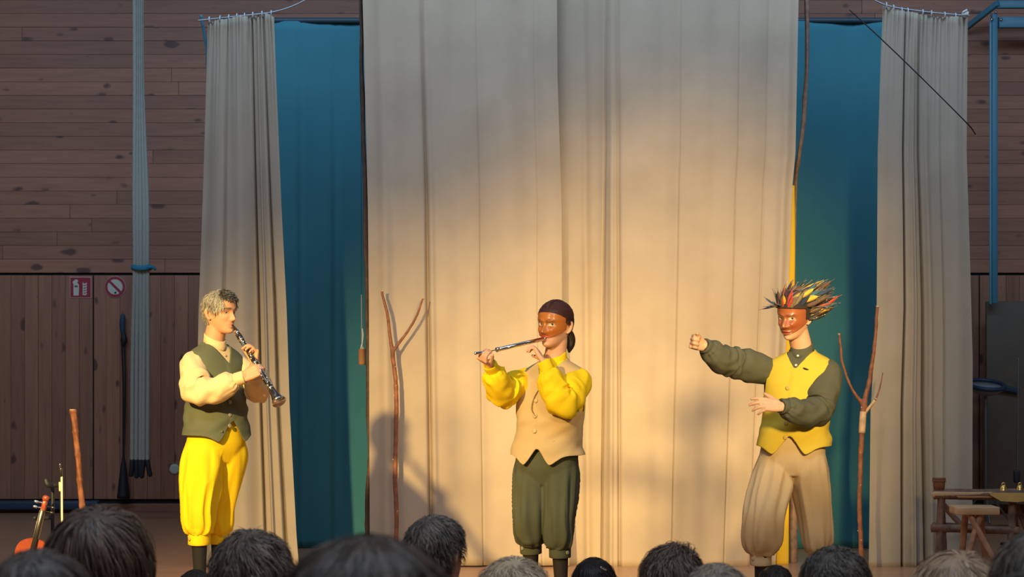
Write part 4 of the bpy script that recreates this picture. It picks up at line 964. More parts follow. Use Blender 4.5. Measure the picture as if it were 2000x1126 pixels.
def face_mask(head, parent, lower, upper, azmax, base, fkw, grow, eyec, browc, lipc, liz, seed, gap=.006, cheekc=None, nlook=(0, 1, 0), pupil=(.0, .0), rough=None):
    nz, na = 90, 100
    az = np.linspace(-azmax, azmax, na); U = np.linspace(0, 1, nz)
    A, Uu = np.meshgrid(az, U)
    lo = lower(A); hi = upper(A); Z = lo+(hi-lo)*Uu
    Pp = head_base(A, Z, grow); fr = np.clip(np.cos(A), 0, 1)**.6
    d = face_disp(Pp[..., 0], Z, **fkw)*fr
    Pp[..., 1] += d; Pp[..., 1] += .002*fr
    x, z = Pp[..., 0], Z; ax = np.abs(x)
    C = np.tile(np.array(base), (nz, na, 1)); C = C*(1+.10*vnoise(Pp.reshape(-1, 3)*22, 1, seed).reshape(nz, na))[..., None]
    def mix(w, c):
        nonlocal C
        C = C*(1-w[..., None])+np.array(c)*w[..., None]
    if cheekc is not None: mix(.7*G(ax, .045, .02)*G(z, -.038, .018), cheekc)
    ez = .003; ex = .0335
    mix(.8*np.exp(-((ax-.033)/.022)**4)*G(z, .025-6*(ax-.033)**2*2, .0035), browc)
    ew = np.exp(-(((ax-ex)/.0160)**2+((z-ez)/.0088)**2)**3)
    mix(.55*np.exp(-(((ax-ex)/.020)**2+((z-ez)/.0115)**2)**3), np.array(base)*.5)
    mix(ew, eyec)
    pw = np.exp(-(((x-np.sign(x)*ex-pupil[0])/.0066)**2+((z-ez-pupil[1])/.0066)**2)**3); mix(pw, (.015, .010, .01))
    mix(np.exp(-(np.abs(x)/.032)**4)*G(z, liz+.12*ax, .0062), lipc)
    mix(.8*G(ax, .0075, .0035)*G(z, -.050, .0028), (.06, .02, .015))
    # give it thickness
    In = head_base(A, Z, grow-.0035); In[..., 1] += d
    Vall = np.concatenate([Pp.reshape(-1, 3), In.reshape(-1, 3)]); n = nz*na
    Q = grid_faces(nz, na, False); Fq = as_list(Q)+[tuple(q+n for q in f)[::-1] for f in Q]
    ed = [(i, i+1) for i in range(na-1)]+[((nz-1)*na+i+1, (nz-1)*na+i) for i in range(na-1)]+[((r+1)*na, r*na) for r in range(nz-1)]+[(r*na+na-1, (r+1)*na+na-1) for r in range(nz-1)]
    Fq += [(a, a+n, b+n, b) for a, b in ed]
    return part('mask', (head.w(Vall), Fq), M_MASK, parent, cols=np.concatenate([C.reshape(-1, 3), C.reshape(-1, 3)*.6]))
face_mask(headC, man, lambda A: -.066+.040*np.clip(np.abs(A)/1.45, 0, 1)**2.2, lambda A: .080-.030*np.clip(np.abs(A)/1.45, 0, 1)**2, 1.45, (.40, .135, .030), dict(nose=1.25, nosew=1.25, brow=1.8, lips=.5, cheek=1.8), .0075,
          (.70, .62, .52), (.10, .035, .012), (.42, .045, .025), -.061, 3, cheekc=(.42, .12, .03), pupil=(-.004, 0))
predC = lambda az, z: np.where(np.abs(az) < 1.3, z > .066-.030*np.clip(np.abs(az)/1.3, 0, 1)**2, np.where(np.abs(az) < 2.0, z > .012, z > -.030+.0*az))
rs = np.random.default_rng(5)
hair(headC, man, predC, 3800, rs, .085, (0, .9, .5), (.030, .014, .014), (.075, .032, .036), lift=.0, cap=.010, grav=.0, noise=.05, width=.0022, swirl=0, flow=np.array([0, -.14, -.035]), ell=((0, -.006, .014), (.0885, .1165, .1175)), maxr=rs.uniform(1.0, 1.02, 3800), slick=True)
po = headC.w([0, -.115, -.035])
part('hair_tie', tube([po, headC.w([0, -.135, -.042])], .017, 14), M_BLACK, man)
part('ponytail', limb([po, headC.w([-.005, -.140, -.055]), headC.w([-.008, -.150, -.09]), headC.w([-.008, -.145, -.125]), headC.w([-.006, -.140, -.15])], [.012, .021, .024, .019, .006], 26, n=28, disp=lambda th, t: .0022*np.sin(9*th+4*t)), mat('dark_hair', (.022, .014, .016), .4), man)
cloth_shirt(TC, man, M_YELLOW, armC, [[.072, .078, .080, .080, .072, .062, .036], [.078, .088, .090, .084, .076, .064, .037]], (13, 17), (.062, .018, -.02), puff=.018, cuff=(.038, .055), sag=.034)
vest(TC, man, M_BEIGEV, -.17, -.522, 41, notch=.05, point=.05, px=.07, buttons=(-.235, -.315, -.395, -.475), bmat=M_TBUT, wr=.009)
breeches(TC, man, M_GREENB, hp, kn, cu, [[.092, .098, .092, .084, .083, .056], [.092, .098, .092, .082, .080, .055]], 9, -.36, cuff_r=.058, cuff_h=.06, bmat=M_GBUT)
legs_and_shoes(man, kn, an, [(-.4, -.9), (-.2, -.95)], M_BSTOCK, M_SHOE)
part('cord', tube(catmull([TC.P(.0, .128, np.array(-.15)), TC.P(.035, .144, np.array(-.22)), TC.P(.045, .146, np.array(-.28)), TC.P(.02, .150, np.array(-.315))], 24), .0022, 8), mat('brown_cord', (.25, .16, .07), .8), man)
wl = [TC.P(-.085, .135, np.array(-.445)), TC.P(-.150, .085, np.array(-.435))]
part('pocket_welt', tube(wl, .006, 8, R2=.004), M_BEIGEV, man)
fl_ = thing('slide_flute', hend, 'shiny silver slide flute with thin rod and handle held to the mouth', 'slide flute')
part('tube', tube([fm, fm*.5+fe*.5, fe], .0108, 20, 'flat'), M_CHROME, fl_)
part('mouth_tip', tube([fm-fax*.0, fm-fax*.014], [.0108, .007], 16, 'flat'), M_CHROME, fl_)
part('end_collar', tube([fe-fax*.012, fe+fax*.003], .0125, 18, 'flat'), M_CHROME, fl_)
part('slide_rod', tube([fe-fax*.03, rod_e], .0022, 10), mat('dark_steel', (.25, .22, .18), .3, metal=1.0), fl_)
hx = nrm(hend-rod_e)
part('handle', tube([rod_e, rod_e+hx*.012, rod_e+hx*.03, hend-hx*.01, hend], [.010, .0125, .008, .007, .0085], 16), M_CHROME, fl_)

# ------------------------------------------------------------------ feathered performer
base = np.array([W(1545, 0, D0)[0], D0, 0])
man = thing('person', base, 'pointing performer in mask and feather headdress, yellow vest and tan breeches', 'person')
fR = nrm((-.62, -.78, 0))
headR = Head(W(1552, 616, D0-.02), fR, pitch=-.20, roll=.06, scale=.99)
TR = Torso(W(1566, 678, D0+.03), W(1549, 885, D0), (-.42, -.91), (-.30, -.95), 1.0)
kn = [W(1492, 1000, D0-.10), W(1590, 1000, D0+.08)]; cu = [W(1485, 1080, D0-.02), W(1597, 1075, D0+.15)]; an = [W(1484, 1200, D0+.05), W(1603, 1190, D0+.22)]
hp = [TR.P(.088, 0, np.array(-.62)), TR.P(-.088, 0, np.array(-.62))]
armR = [(W(1512, 693, 10.0), W(1428, 705, 9.88), W(1377, 675, 9.72)), (W(1618, 706, 9.83), W(1601, 800, 9.75), W(1528, 793, 9.56))]
hR = hand(armR[0][2]+np.array([0, 0, 0]), np.array([-.80, -.45, .25]), np.array([.45, -.85, -.05]), np.array([.1, .1, 1.0]), [(72, 95, 55), (76, 95, 55), (80, 95, 55), (84, 95, 55)], .98, 0, (.35, .75))
hL_ = hand(armR[1][2], np.array([-.93, -.15, .12]), np.array([-.1, .75, -.55]), np.array([.15, .1, 1.0]), [(14, 18, 10), (20, 22, 12), (24, 25, 14), (26, 28, 16)], 1.0, .20, (.95, .05))
body_core(TR, headR, man, armR, [hR, hL_], [(hp[0], kn[0], an[0]), (hp[1], kn[1], an[1])], dict(base=(.68, .40, .27), lip=(.52, .20, .17), face=dict(nose=.8)))
face_mask(headR, man, lambda A: -.082+.050*np.clip(np.abs(A)/1.5, 0, 1)**2.0, lambda A: .066-.020*np.clip(np.abs(A)/1.5, 0, 1)**2, 1.5, (.37, .115, .045), dict(nose=1.35, nosew=1.7, brow=1.5, lips=1.2, cheek=2.4), .0085,
          (.80, .68, .52), (.11, .035, .018), (.27, .045, .040), -.073, 8, cheekc=(.33, .075, .035), pupil=(-.002, -.001))
cloth_shirt(TR, man, M_GREENS, armR, [[.080, .086, .084, .078, .072, .062, .040], [.078, .084, .080, .074, .068, .058, .040]], (23, 27), (.060, .020, -.03), puff=.013, cuff=(.040, .035), sag=.03, buttons=((0, -.045), (0, -.095)), bmat=M_WHITEB)
vest(TR, man, M_YELLOWV, -.125, -.522, 51, notch=.062, point=.04, px=.085, buttons=(-.215, -.30, -.40, -.475), bmat=M_YBUT, wr=.008, armr=(.088, .115))
breeches(TR, man, M_TANB, hp, kn, cu, [[.095, .104, .106, .100, .090, .055], [.095, .104, .100, .090, .078, .055]], 15, -.36, cuff_r=.058, cuff_h=.07, bmat=M_TBUT, pleats=9)
legs_and_shoes(man, kn, an, [(-.5, -.85), (-.1, -.95)], M_BSTOCK, M_SHOE)
x_, y_ = TR.xyz(np.array([-.26]), np.array([-.115])); cp = TR.P(x_, y_+.006, np.array([-.115]))[0]
part('microphone_clip', limb([cp+[-.012, 0, .006], cp, cp+[.012, 0, -.004]], [.003, .005, .003], 8, n=8), M_BLACK, man)
# headdress
predH = lambda az, z: np.where(np.abs(az) < 1.3, z > .060-.012*np.clip(np.abs(az)/1.3, 0, 1)**2, np.where(np.abs(az) < 2.0, z > -.012, z > -.045))
cv, cf = hair_cap(predH, headR, man, None, .0125)
hd = part('headdress', (cv, cf), mat('dark_felt', (.028, .022, .026), .9), man)
hd.modifiers.new('thickness', 'SOLIDIFY').thickness = .003
rv = catmull([headR.w(head_base(np.array([a_]), np.array([.062-.012*(min(abs(a_), 1.3)/1.3)**2 if abs(a_) < 1.3 else .03]), .0145)[0]) for a_ in np.linspace(-1.45, 1.45, 15)], 60)
part('brow_band', tube(rv, .0045, 8, R2=.003), mat('dark_braid', (.035, .022, .018), .8, var=.4, vscale=60), hd)
def feather_mesh(L, w, curve, seed):
    n = 9; t = np.linspace(0, 1, n); wd = w*np.sin(np.clip(t*1.05+.10, 0, 1)*PI)**.6*np.where(t > .82, np.sqrt(np.clip((1-t)/.18, 0, 1)), 1)+.0008
    V = []
    for k in range(n):
        zc = curve*L*t[k]**2
        V += [(-wd[k], t[k]*L-.10*wd[k], zc-.25*wd[k]), (0, t[k]*L, zc), (wd[k], t[k]*L-.10*wd[k], zc-.25*wd[k]), (0, t[k]*L, zc-.0022)]
    F = []
    for k in range(n-1):
        a, b = 4*k, 4*k+4
        F += [(a, a+1, b+1, b), (a+1, a+2, b+2, b+1), (a+2, a+3, b+3, b+2), (a+3, a, b, b+3)]
    F += [(0, 3, 2, 1), tuple(4*(n-1)+q for q in (0, 1, 2, 3))]
    return V, F
fcols = dict(navy=(.018, .045, .12), brown=(.12, .065, .040), grey=(.24, .18, .13), red=(.60, .065, .035), yellow=(.70, .46, .04), teal=(.022, .14, .21), plum=(.075, .022, .045))
def feather_mat(nm, c, spotted=False):
    m = mat('feather_'+nm, c, .6, var=.35, vscale=60, sheen=.2)
    if spotted:
        nt = m.node_tree; N = nt.nodes; L = nt.links; tc = N.new('ShaderNodeTexCoord'); vo = N.new('ShaderNodeTexVoronoi'); vo.inputs['Scale'].default_value = 95
        L.new(tc.outputs['Object'], vo.inputs[0]); mr = N.new('ShaderNodeMapRange'); mr.inputs[1].default_value = .25; mr.inputs[2].default_value = .35; mr.inputs[3].default_value = 1; mr.inputs[4].default_value = 0
        L.new(vo.outputs['Distance'], mr.inputs[0]); mx = N.new('ShaderNodeMix'); mx.data_type = 'RGBA'; L.new(mr.outputs[0], mx.inputs['Factor']); mx.inputs['A'].default_value = (*c, 1); mx.inputs['B'].default_value = (.62, .58, .5, 1)
        L.new(mx.outputs['Result'], N['Principled BSDF'].inputs['Base Color'])
    return m
fm_ = {}
for nm, c in list(fcols.items())+[('speckled', (.05, .05, .055))]:
    mt_ = feather_mat(nm, c, nm == 'speckled')
    fm_[nm] = []
    for q, (L_, w_, cu_) in enumerate(((.105, .017, .10), (.125, .014, -.10), (.085, .020, .18))):
        me = mesh_from('feather', *feather_mesh(L_, w_, cu_, q)); me.materials.append(mt_); fm_[nm].append(me)
rs = np.random.default_rng(12)
hb = origin(hd)
back = nrm(headR.l(headR.c+np.array([.86, .10, .38])))          # the way the feathers are blown
def put_feather(pl, dl, nl, nm, q, sc):
    y = nrm(headR.R@dl); n_ = headR.R@nl; zax = nrm(n_-y*np.dot(n_, y)); xax = np.cross(y, zax)
    o = bpy.data.objects.new('feather', fm_[nm][q]); COL.objects.link(o); o.parent = hd
    Mx = np.eye(4); Mx[:3, 0] = xax*sc; Mx[:3, 1] = y*sc; Mx[:3, 2] = zax*sc; Mx[:3, 3] = headR.w(pl)-hb
    o.matrix_local = Matrix(Mx.tolist())
Pp, N, az, z = scalp(150, rs, lambda a, z: (z > np.where(np.abs(a) < 1.4, .058, -.02)), .014)
names = list(fm_.keys()); pr = np.array([.17, .17, .13, .17, .12, .11, .07, .06])
for k in range(len(Pp)):
    d = nrm(N[k]*.22+back*(1.1+.5*rs.uniform())+rs.normal(0, .15, 3)); d = nrm(d-N[k]*min(np.dot(d, N[k])-.25, 0))
    if az[k] < .2 and az[k] > -1.1 and z[k] < .09: d = nrm(d*.75+np.array([0, .2, .5]))
    put_feather(Pp[k], d, N[k]+.3*rs.normal(0, 1, 3), names[rs.choice(len(names), p=pr/pr.sum())], int(rs.integers(3)), rs.uniform(.75, 1.1)*(1.25 if abs(az[k]) > 1.5 else 1.0))
for k, (a_, z_, nm) in enumerate(((.55, .07, 'navy'), (.75, .066, 'plum'), (.40, .075, 'brown'), (.95, .07, 'navy'), (.15, .072, 'speckled'))):
    Pq = head_base(np.array([a_]), np.array([z_]), .018)[0]; nq = nrm(Pq-[0, 0, .01])
    put_feather(Pq, nrm(nq*.9+np.array([.45, .1, -.55 if k < 3 else .2])), np.array([0, .3, 1.0]), nm, k % 3, .75)
# ================================================================== props on the right: bench, stool, bells
M_LOG = mat('bark_log', (.15, .075, .042), .7, var=.45, vscale=16, bump=.6, bscale=40)
M_SPLIT = mat('split_wood', (.50, .30, .145), .65, var=.25, vscale=14, bump=.3, bscale=60, stretch=(.3, 1, 1))
M_LEGW = mat('brown_pole_wood', (.36, .165, .08), .6, var=.3, vscale=16, bump=.4, bscale=50)
B = 12.3
def log(a, b, r0, r1, mt, name, par, seed=0, mid=None):
    a, b = np.asarray(a), np.asarray(b); c = (a+b)/2+(np.array(mid) if mid is not None else 0)
    Pt = catmull([a, c, b], 24); R = np.linspace(r0, r1, 24)
    return part(name, tube(Pt, R, 12, 'flat', disp=lambda th, t: .08*r0*np.sin(3*th+9*t+seed)+.05*r0*np.sin(7*th-5*t)), mt, par)
bench = thing('log_bench', (W(1905, 0, B)[0], B, 0), 'rustic trestle bench of bark logs beside the right curtain', 'bench')
log(W(1824, 966, B-.13), W(2060, 966, B-.13), .030, .030, M_LOG, 'front_rail', bench, 1)
log(W(1826, 962, B+.13), W(2060, 962, B+.13), .028, .028, M_LOG, 'rear_rail', bench, 2)
part('rail_split_face', tube(catmull([W(1826, 965, B-.152), W(1880, 966, B-.155), W(1935, 966, B-.152)], 20), .020, 10, R2=.006, up=(0, 0, 1)), M_SPLIT, bench)
for px in (1838, 1978):
    for dy, lean in ((-.13, -4), (.13, 3)):
        log([W(px+(1 if dy > 0 else 0), 972, B+dy)[0], B+dy, W(px, 972, B+dy)[2]], [W(px+lean*1.5, 0, B+dy*1.5)[0], B+dy*1.5, .0], .024, .027, M_LOG, 'leg', bench, px)
log(W(1819, 1030, B-.16), W(1990, 1036, B-.16), .027, .024, M_LOG, 'lower_rail', bench, 5)
log(W(1821, 1026, B+.16), W(1990, 1032, B+.16), .024, .022, M_LOG, 'lower_rail', bench, 6)
log(W(1838, 980, B), W(1878, 1026, B-.05), .019, .018, M_LOG, 'brace', bench, 7); log(W(1984, 985, B), W(2004, 1030, B), .019, .018, M_LOG, 'brace', bench, 8)
slab = [(1931, 962), (1934, 966), (1955, 978), (1985, 980), (2010, 978), (2060, 976), (2060, 962)]
Vs = np.array([W(px, py, B-.19) for px, py in slab]+[W(px, py, B+.10)+np.array([0, 0, 0]) for px, py in [(1937, 960.5), (1938, 962), (1956, 966), (1985, 967), (2010, 967), (2060, 966), (2060, 960.5)]]); n = len(slab)
single('wooden_tray', (Vs, [tuple(range(n))[::-1], tuple(range(n, 2*n))]+[(i, (i+1) % n, n+(i+1) % n, n+i) for i in range(n)]), mat('ochre_wood', (.62, .37, .10), .55, var=.15, vscale=10), 'curved ochre wooden board lying across the log bench', 'board', smooth=False)
def bell(px, py, D_, k, label):
    c = W(px, py, D_); t = thing('brass_bell', c, label, 'bell', 'brass bells on the bench')
    part('bell_body', lathe([(.0, .002), (.030*k, .0), (.033*k, .003), (.030*k, .012*k), (.024*k, .026*k), (.0205*k, .045*k), (.017*k, .057*k), (.008*k, .064*k), (0, .065*k)], 24, c), M_BRASS, t)
    part('handle', tube([c+np.array([.010*k*math.cos(q), 0, .066*k+.011*k*math.sin(q)]) for q in np.linspace(-.3, PI+.3, 14)], .0045*k, 8), M_BRASS, t)
bell(1960, 965, B-.10, 1.0, 'small brass bell on the curved board, the left of the pair'); bell(1992, 965, B-.10, 1.0, 'small brass bell on the curved board, the right of the pair')
cup = thing('wooden_cup', W(1834, 958, B-.05), 'dark reddish wooden cup standing on the end of the log bench', 'cup')
cc = W(1834, 958, B-.05)
part('vessel', lathe([(0, 0), (.034, 0), (.038, .04), (.043, .083), (.044, .086), (.039, .086), (.034, .04), (.03, .012), (0, .012)], 26, cc), mat('red_wood', (.17, .06, .035), .5, var=.4, vscale=20, stretch=(1, 1, .2)), cup)
part('band', lathe([(.0425, .062), (.0455, .063), (.0455, .070), (.0425, .071)], 26, cc), M_LOG, cup)
S_ = 11.8
st = thing('wooden_stool', (W(1903, 0, S_)[0], S_, 0), 'small wooden stool with thick plank seat and splayed legs by the bench', 'stool')
zt = W(0, 995, S_)[2]; xs = W(1903, 0, S_)[0]
part('seat', box((xs, S_, zt), (.275, .20, .050), None, .007), M_SPLIT, st)
for a_, b_ in (((-.05, -.05), (.17, -.20)), ((.03, -.05), (-.14, -.15)), ((.05, .05), (.13, .18)), ((-.04, .05), (-.05, .2))):
    log([xs+a_[0], S_+a_[1], zt-.005], [xs+b_[0], S_+b_[1], .0], .021, .018, M_LEGW, 'leg', st, a_[0]*50)

# ================================================================== props on the left: violin, bow, leaning stick
t_, P_, R_ = stick('leaning_stick', [W(168, 1150, 10.6), W(163, 1010, 10.6), W(156, 930, 10.6), W(150, 860, 10.6), W(143, 800, 10.6)], [.016, .016, .015, .0155, .018], 'red-brown stick leaning up behind the dark-haired child on the left', M_STICK, seed=9)
part('cut_end', tube([P_[-1]-[0, 0, .003], P_[-1]+[0, 0, .004]], .018, 12, 'flat'), M_PEELED, t_)
VD = 9.0
vs = thing('instrument_stand', (W(95, 0, VD)[0], VD, 0), 'dark stand holding the violin and its bow at far left', 'stand')
part('pole', tube([[W(103, 0, VD+.10)[0], VD+.10, .02], W(103, 945, VD+.10)], .009, 10), M_BLACK, vs)
part('clamp', limb([W(90, 938, VD+.03), W(94, 946, VD+.03), W(106, 947, VD+.05), W(117, 946, VD+.02)], [.012, .014, .011, .009], 16, n=10), M_BLACK, vs)
part('rest', limb([W(68, 1011, VD+.02), W(76, 1012, VD+.06), W(103, 1010, VD+.10)], [.010, .011, .009], 14, n=10), M_BLACK, vs)
for q in range(3): part('leg', tube([[W(103, 0, VD+.10)[0], VD+.10, .25], [W(103, 0, VD+.10)[0]+.24*math.cos(q*2.1+.5), VD+.10+.24*math.sin(q*2.1+.5), .01]], .008, 8), M_BLACK, vs)
M_VIOL = mat('violin_varnish', (.30, .055, .022), .25, coat=.6, var=.2, vscale=12); M_FING = mat('pale_neck_wood', (.50, .36, .20), .4)
top = W(89, 975, VD); bot = W(72, 1048, VD-.01); ax_ = nrm(top-bot); body_c = bot-ax_*.175
vi = thing('violin', body_c-ax_*.18, 'violin with red scroll and pale neck held upright on the stand at far left', 'violin')
sx_ = nrm(np.cross(ax_, (0, 1, 0))); fy = np.array([0, -1.0, 0])
prof = [(-.178, .02), (-.172, .06), (-.15, .092), (-.115, .102), (-.07, .095), (-.04, .068), (-.015, .056), (.012, .055), (.04, .066), (.065, .080), (.10, .084), (.135, .073), (.158, .045), (.168, .015)]
hs = catmull(prof, 60); pol = [(w, h) for h, w in hs]+[(-w, h) for h, w in hs[::-1]]
n = len(pol); Vv = np.array([body_c+sx_*w+ax_*h+fy*.016 for w, h in pol]+[body_c+sx_*w+ax_*h-fy*.018 for w, h in pol])
part('sound_box', (Vv, [tuple(range(n))[::-1], tuple(range(n, 2*n))]+[(i, (i+1) % n, n+(i+1) % n, n+i) for i in range(n)]), M_VIOL, vi, False)
part('neck', tube([bot-ax_*.02, bot*.5+top*.5, top-ax_*.055], [.014, .0125, .0115], 14), M_FING, vi)
part('fingerboard', beam(body_c+ax_*.05+fy*.036, top-ax_*.05+fy*.015, .024, .006), M_EBONY, vi)
part('peg_box', beam(top-ax_*.065, top-ax_*.005, .024, .026, .006), M_VIOL, vi)
part('scroll', lathe([(0, -.017), (.006, -.016), (.013, -.012), (.016, 0), (.013, .012), (.006, .016), (0, .017)], 18, top+ax_*.006, sx_), M_VIOL, vi)
for k, (h_, sg_) in enumerate(((-.018, 1), (-.030, -1), (-.043, 1), (-.055, -1))):
    p0 = top+ax_*h_; part('peg', tube([p0, p0+sx_*sg_*.030, p0+sx_*sg_*.034, p0+sx_*sg_*.048], [.0035, .003, .007, .006], 10), M_SILVER if k % 2 == 0 else M_EBONY, vi)
part('bridge', beam(body_c-ax_*.02+fy*.016, body_c-ax_*.02+fy*.05, .04, .004, .001), M_FING, vi)
part('tailpiece', beam(body_c-ax_*.06+fy*.03, body_c-ax_*.16+fy*.026, .03, .006), M_EBONY, vi)
for q in (-.006, -.002, .002, .006): part('string', tube([body_c-ax_*.06+fy*.034+sx_*q, body_c-ax_*.02+fy*.051+sx_*q*1.5, top-ax_*.045+fy*.020+sx_*q], .0006, 6), M_CHROME, vi)
bo = W(120, 1085, VD-.03); bt = W(117, 912, VD-.03)
bw = thing('violin_bow', bo, 'violin bow with black frog hanging upright beside the violin', 'bow')
part('bow_stick', tube([bt, bt*.5+bo*.5, W(120, 1240, VD-.03)], [.0045, .004, .003], 10), M_EBONY, bw)
part('screw', tube([bt+[0, 0, .014], bt], .0042, 10), M_SILVER, bw)
part('frog', box(W(119, 922, VD-.03), (.014, .012, .045), None, .003), M_EBONY, bw)
part('bow_hair', beam(W(120.5, 930, VD-.033), W(123, 1240, VD-.033), .004, .0095, .001, up=(1, 0, 0)), mat('bow_hair', (.72, .62, .40), .6), bw)
part('grip_wrap', tube([W(117, 942, VD-.03), W(117.3, 957, VD-.03)], .0056, 10), mat('grip_wrap', (.72, .60, .36), .5), bw)

# ================================================================== the audience, seen from behind
def audience(px, top, D_, wpx, label, c1, c2, length=.05, n=4200, lift=.3, whorl=(0, -.35, .93), yaw=0.0, seed=0, shirt=(.05, .06, .09), noise=.45, grav=.22, curl=.06, bald=0, width=.0011, extra=None, maxr=(1.08, 1.24), tilt=0.0, low=-.085):
    k = wpx*D_/F_PX/.192
    cz = W(0, top, D_)[2]-.140*k; cx = W(px, 0, D_)[0]; Y = D_+.0
    f = (math.sin(yaw), math.cos(yaw))
    hd = Head((cx, Y, cz), f, tilt, 0, k)
    kk = min(1.0, .55+.45*k) if k < 1 else 1.0
    neck = cz-.165*k; seat = max(neck-.52*kk, .10)
    o = thing('person', (cx, Y, 0), label, 'person', 'spectators seen from behind')
    T_ = Torso((cx, Y-.03*k, neck), (cx, Y-.06, seat), (0, 1), (0, 1), .98*kk)
    hv, hf = head_shell(50, 56)
    sh = [(hd.w(hv), hf)]+[(hd.w(e[0]), e[1]) for e in (ear(-1), ear(1))]
    sh.append(limb([T_.P(0., -.0, -.08), T_.P(0., -.005, -.01), hd.w([0, -.022, -.07]), hd.w([0, -.018, -.02])], [.06*k, .056*k, .053*k, .05*k], 14, n=18))
    sh.append(T_.shell(-.02, -(neck-seat)+.02, -.03*kk, 26, 32))
    hipL = []
    for sx in (-1, 1):
        S = T_.P(sx*.14*kk, 0., -.12*kk); E = S+np.array([sx*.05, .08, -.26*kk]); Wp = E+np.array([-sx*.10, .20*kk, -.03])
        sh.append(limb([S, E, Wp], [.045*kk, .035*kk, .024*kk], 14, n=12))
        sh += hand(Wp, (-sx*.3, 1, -.2), (0, 0, -1), (-sx, .2, 0), [(20, 25, 15)]*4, kk*.9)
        hp_ = np.array([cx+sx*.085*kk, Y-.04, seat+.08*kk]); kn_ = hp_+np.array([sx*.05, .40*kk, .02]); ft = np.array([kn_[0], kn_[1]-.02, .035]); hipL.append((hp_, kn_, ft, S, E, Wp))
        sh.append(limb([hp_, kn_], [.062*kk, .045*kk], 10, n=12)); sh.append(limb([kn_, ft], [.045*kk, .03*kk], 10, n=12)); sh.append(limb([ft+[0, -.02, 0], ft+[0, .16*kk, -.012]], [.034*kk, .022*kk], 8, n=12))
    V, F = remesh(merge(sh), .0075 if D_ < 5 else .010, 1)
    part('body', (V, F), M_SKIN, o, cols=skin_cols(V, hd, (.50, .29, .21), (.5, .2, .17)))
    shirt = [(.05, .06, .09), (.18, .04, .04), (.06, .12, .08), (.20, .18, .15), (.03, .03, .035), (.10, .14, .22), (.22, .15, .07)][seed % 7]
    ms = mat('jumper_%d' % seed, shirt, .9, var=.1)
    js = [T_.shell(-.012, -(neck-seat)-.0, -.004, 30, 40)]
    for (hp_, kn_, ft, S, E, Wp) in hipL: js.append(limb([S*.6+T_.P(0., 0., -.1)*.4, S, E, Wp*.9+E*.1], [.05*kk, .068*kk, .056*kk, .036*kk], 24, n=20, disp=lambda th, t: .004*np.sin(3*th+30*t)))
    part('jumper', merge(js), ms, o)
    tr = []
    for (hp_, kn_, ft, S, E, Wp) in hipL: tr += [limb([hp_, hp_*.5+kn_*.5, kn_], [.085*kk, .075*kk, .060*kk], 16, n=18), limb([kn_, ft+[0, 0, .03]], [.060*kk, .048*kk], 14, n=18)]
    part('trousers', merge(tr), mat('dark_trousers', (.03, .035, .05), .9), o)
    rs = np.random.default_rng(seed+100)
    pred = lambda az, z: np.where(np.abs(az) < .9, z > .062, np.where(np.abs(az) < 1.35, z > .03-.05*(np.abs(az)-.9)/.45, np.where(np.abs(az) < 1.8, z > .012, z > low)))
    hair(hd, o, pred, n, rs, length, whorl, c1, c2, lift=max(lift, .22), cap=.002, grav=grav, noise=noise, curl=curl, width=width, swirl=.6, capres=(56, 100), maxr=rs.uniform(maxr[0], maxr[1], n))
    if extra: extra(hd, o)
    return o
DK1, DK2 = (.018, .014, .013), (.055, .042, .036)
BR1, BR2 = (.035, .024, .018), (.11, .075, .052)
BL1, BL2 = (.24, .165, .10), (.66, .50, .33)
audience(76, 1050, 2.45, 232, 'spectator with straight dark hair at the bottom left corner', (.025, .018, .016), (.13, .10, .085), .075, 5200, .12, seed=1, noise=.25, grav=.2)
audience(194, 966, 3.6, 212, 'child with thick dark brown hair and a crown whorl below the violin', (.028, .018, .014), (.17, .115, .08), .080, 7000, .35, whorl=(.05, -.45, .89), seed=2, noise=.35, grav=.30, maxr=(1.08, 1.20), curl=.05)
audience(492, 1018, 4.3, 172, 'spectator with short dark tousled hair below the clarinet player', (.045, .034, .028), (.19, .14, .105), .040, 5200, .55, seed=3, noise=.6)
audience(720, 1006, 1.80, 408, 'large out-of-focus dark-haired head nearest the camera', (.020, .014, .012), (.115, .078, .058), .10, 9000, .10, seed=4, noise=.22, grav=.22, width=.0009, maxr=(1.02, 1.12), whorl=(.1, -.1, .99))
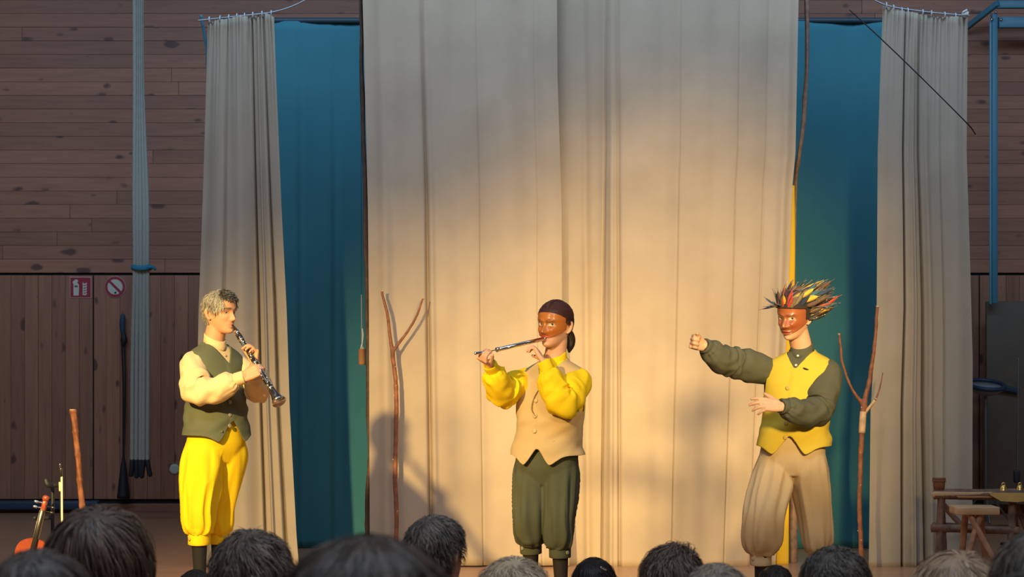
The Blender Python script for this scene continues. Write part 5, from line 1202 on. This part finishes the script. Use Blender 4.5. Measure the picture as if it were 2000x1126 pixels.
audience(852, 994, 5.2, 122, 'spectator with short grey-brown hair behind the large dark head', (.05, .04, .035), (.20, .16, .13), .030, 3600, .6, yaw=.5, seed=5)
audience(1003, 1072, 4.6, 156, 'spectator with light blond hair left of the flute player\'s foot', BL1, BL2, .045, 5200, .45, seed=6, noise=.6)
def clip(hd, o):
    part('hair_clip', beam(hd.w([.02, -.118, .095]), hd.w([.045, -.108, .082]), .008, .006, .002), M_SILVER, o)
audience(1160, 1079, 6.6, 92, 'dark-haired child with small silver hair clip', (.012, .010, .011), (.035, .026, .026), .07, 3600, .12, seed=7, noise=.2, extra=clip)
audience(1313, 1051, 5.3, 132, 'spectator with brown hair standing up in a cowlick', (.045, .030, .022), (.20, .14, .10), .050, 4600, .6, seed=8, noise=.6, whorl=(.5, -.3, .8))
audience(1398, 1086, 4.1, 142, 'spectator with ash blond hair beside the brown cowlick', (.10, .08, .06), (.38, .30, .22), .045, 4600, .45, seed=9, noise=.5)
audience(1515, 1096, 7.6, 72, 'small dark head in front of the feathered performer', DK1, DK2, .04, 2600, .4, seed=10)
audience(1631, 1052, 4.6, 156, 'spectator with very short dark hair below the forked branch', (.030, .025, .022), (.13, .105, .085), .022, 6000, .7, seed=11, noise=.5, maxr=(1.02, 1.1))
audience(1868, 1056, 3.8, 196, 'spectator with light brown hair in front of the stool', (.15, .09, .055), (.52, .35, .22), .075, 5600, .25, seed=12, noise=.35)
audience(2040, 1012, 2.9, 205, 'dark blond head cut by the right edge of the picture', (.05, .042, .036), (.18, .145, .11), .07, 5600, .3, seed=13, noise=.4)
audience(2016, 1092, 2.2, 270, 'dark-haired spectator in the bottom right corner', (.03, .026, .024), (.10, .08, .065), .07, 5600, .3, seed=14, noise=.4)
audience(382, 1104, 7.0, 78, 'small dark head at the clarinet player\'s shoes', DK1, DK2, .04, 2600, .4, seed=15)
audience(492, 1113, 3.1, 190, 'light grey-brown hair just showing under the tousled dark head', (.10, .09, .08), (.30, .26, .22), .06, 5200, .3, seed=16)
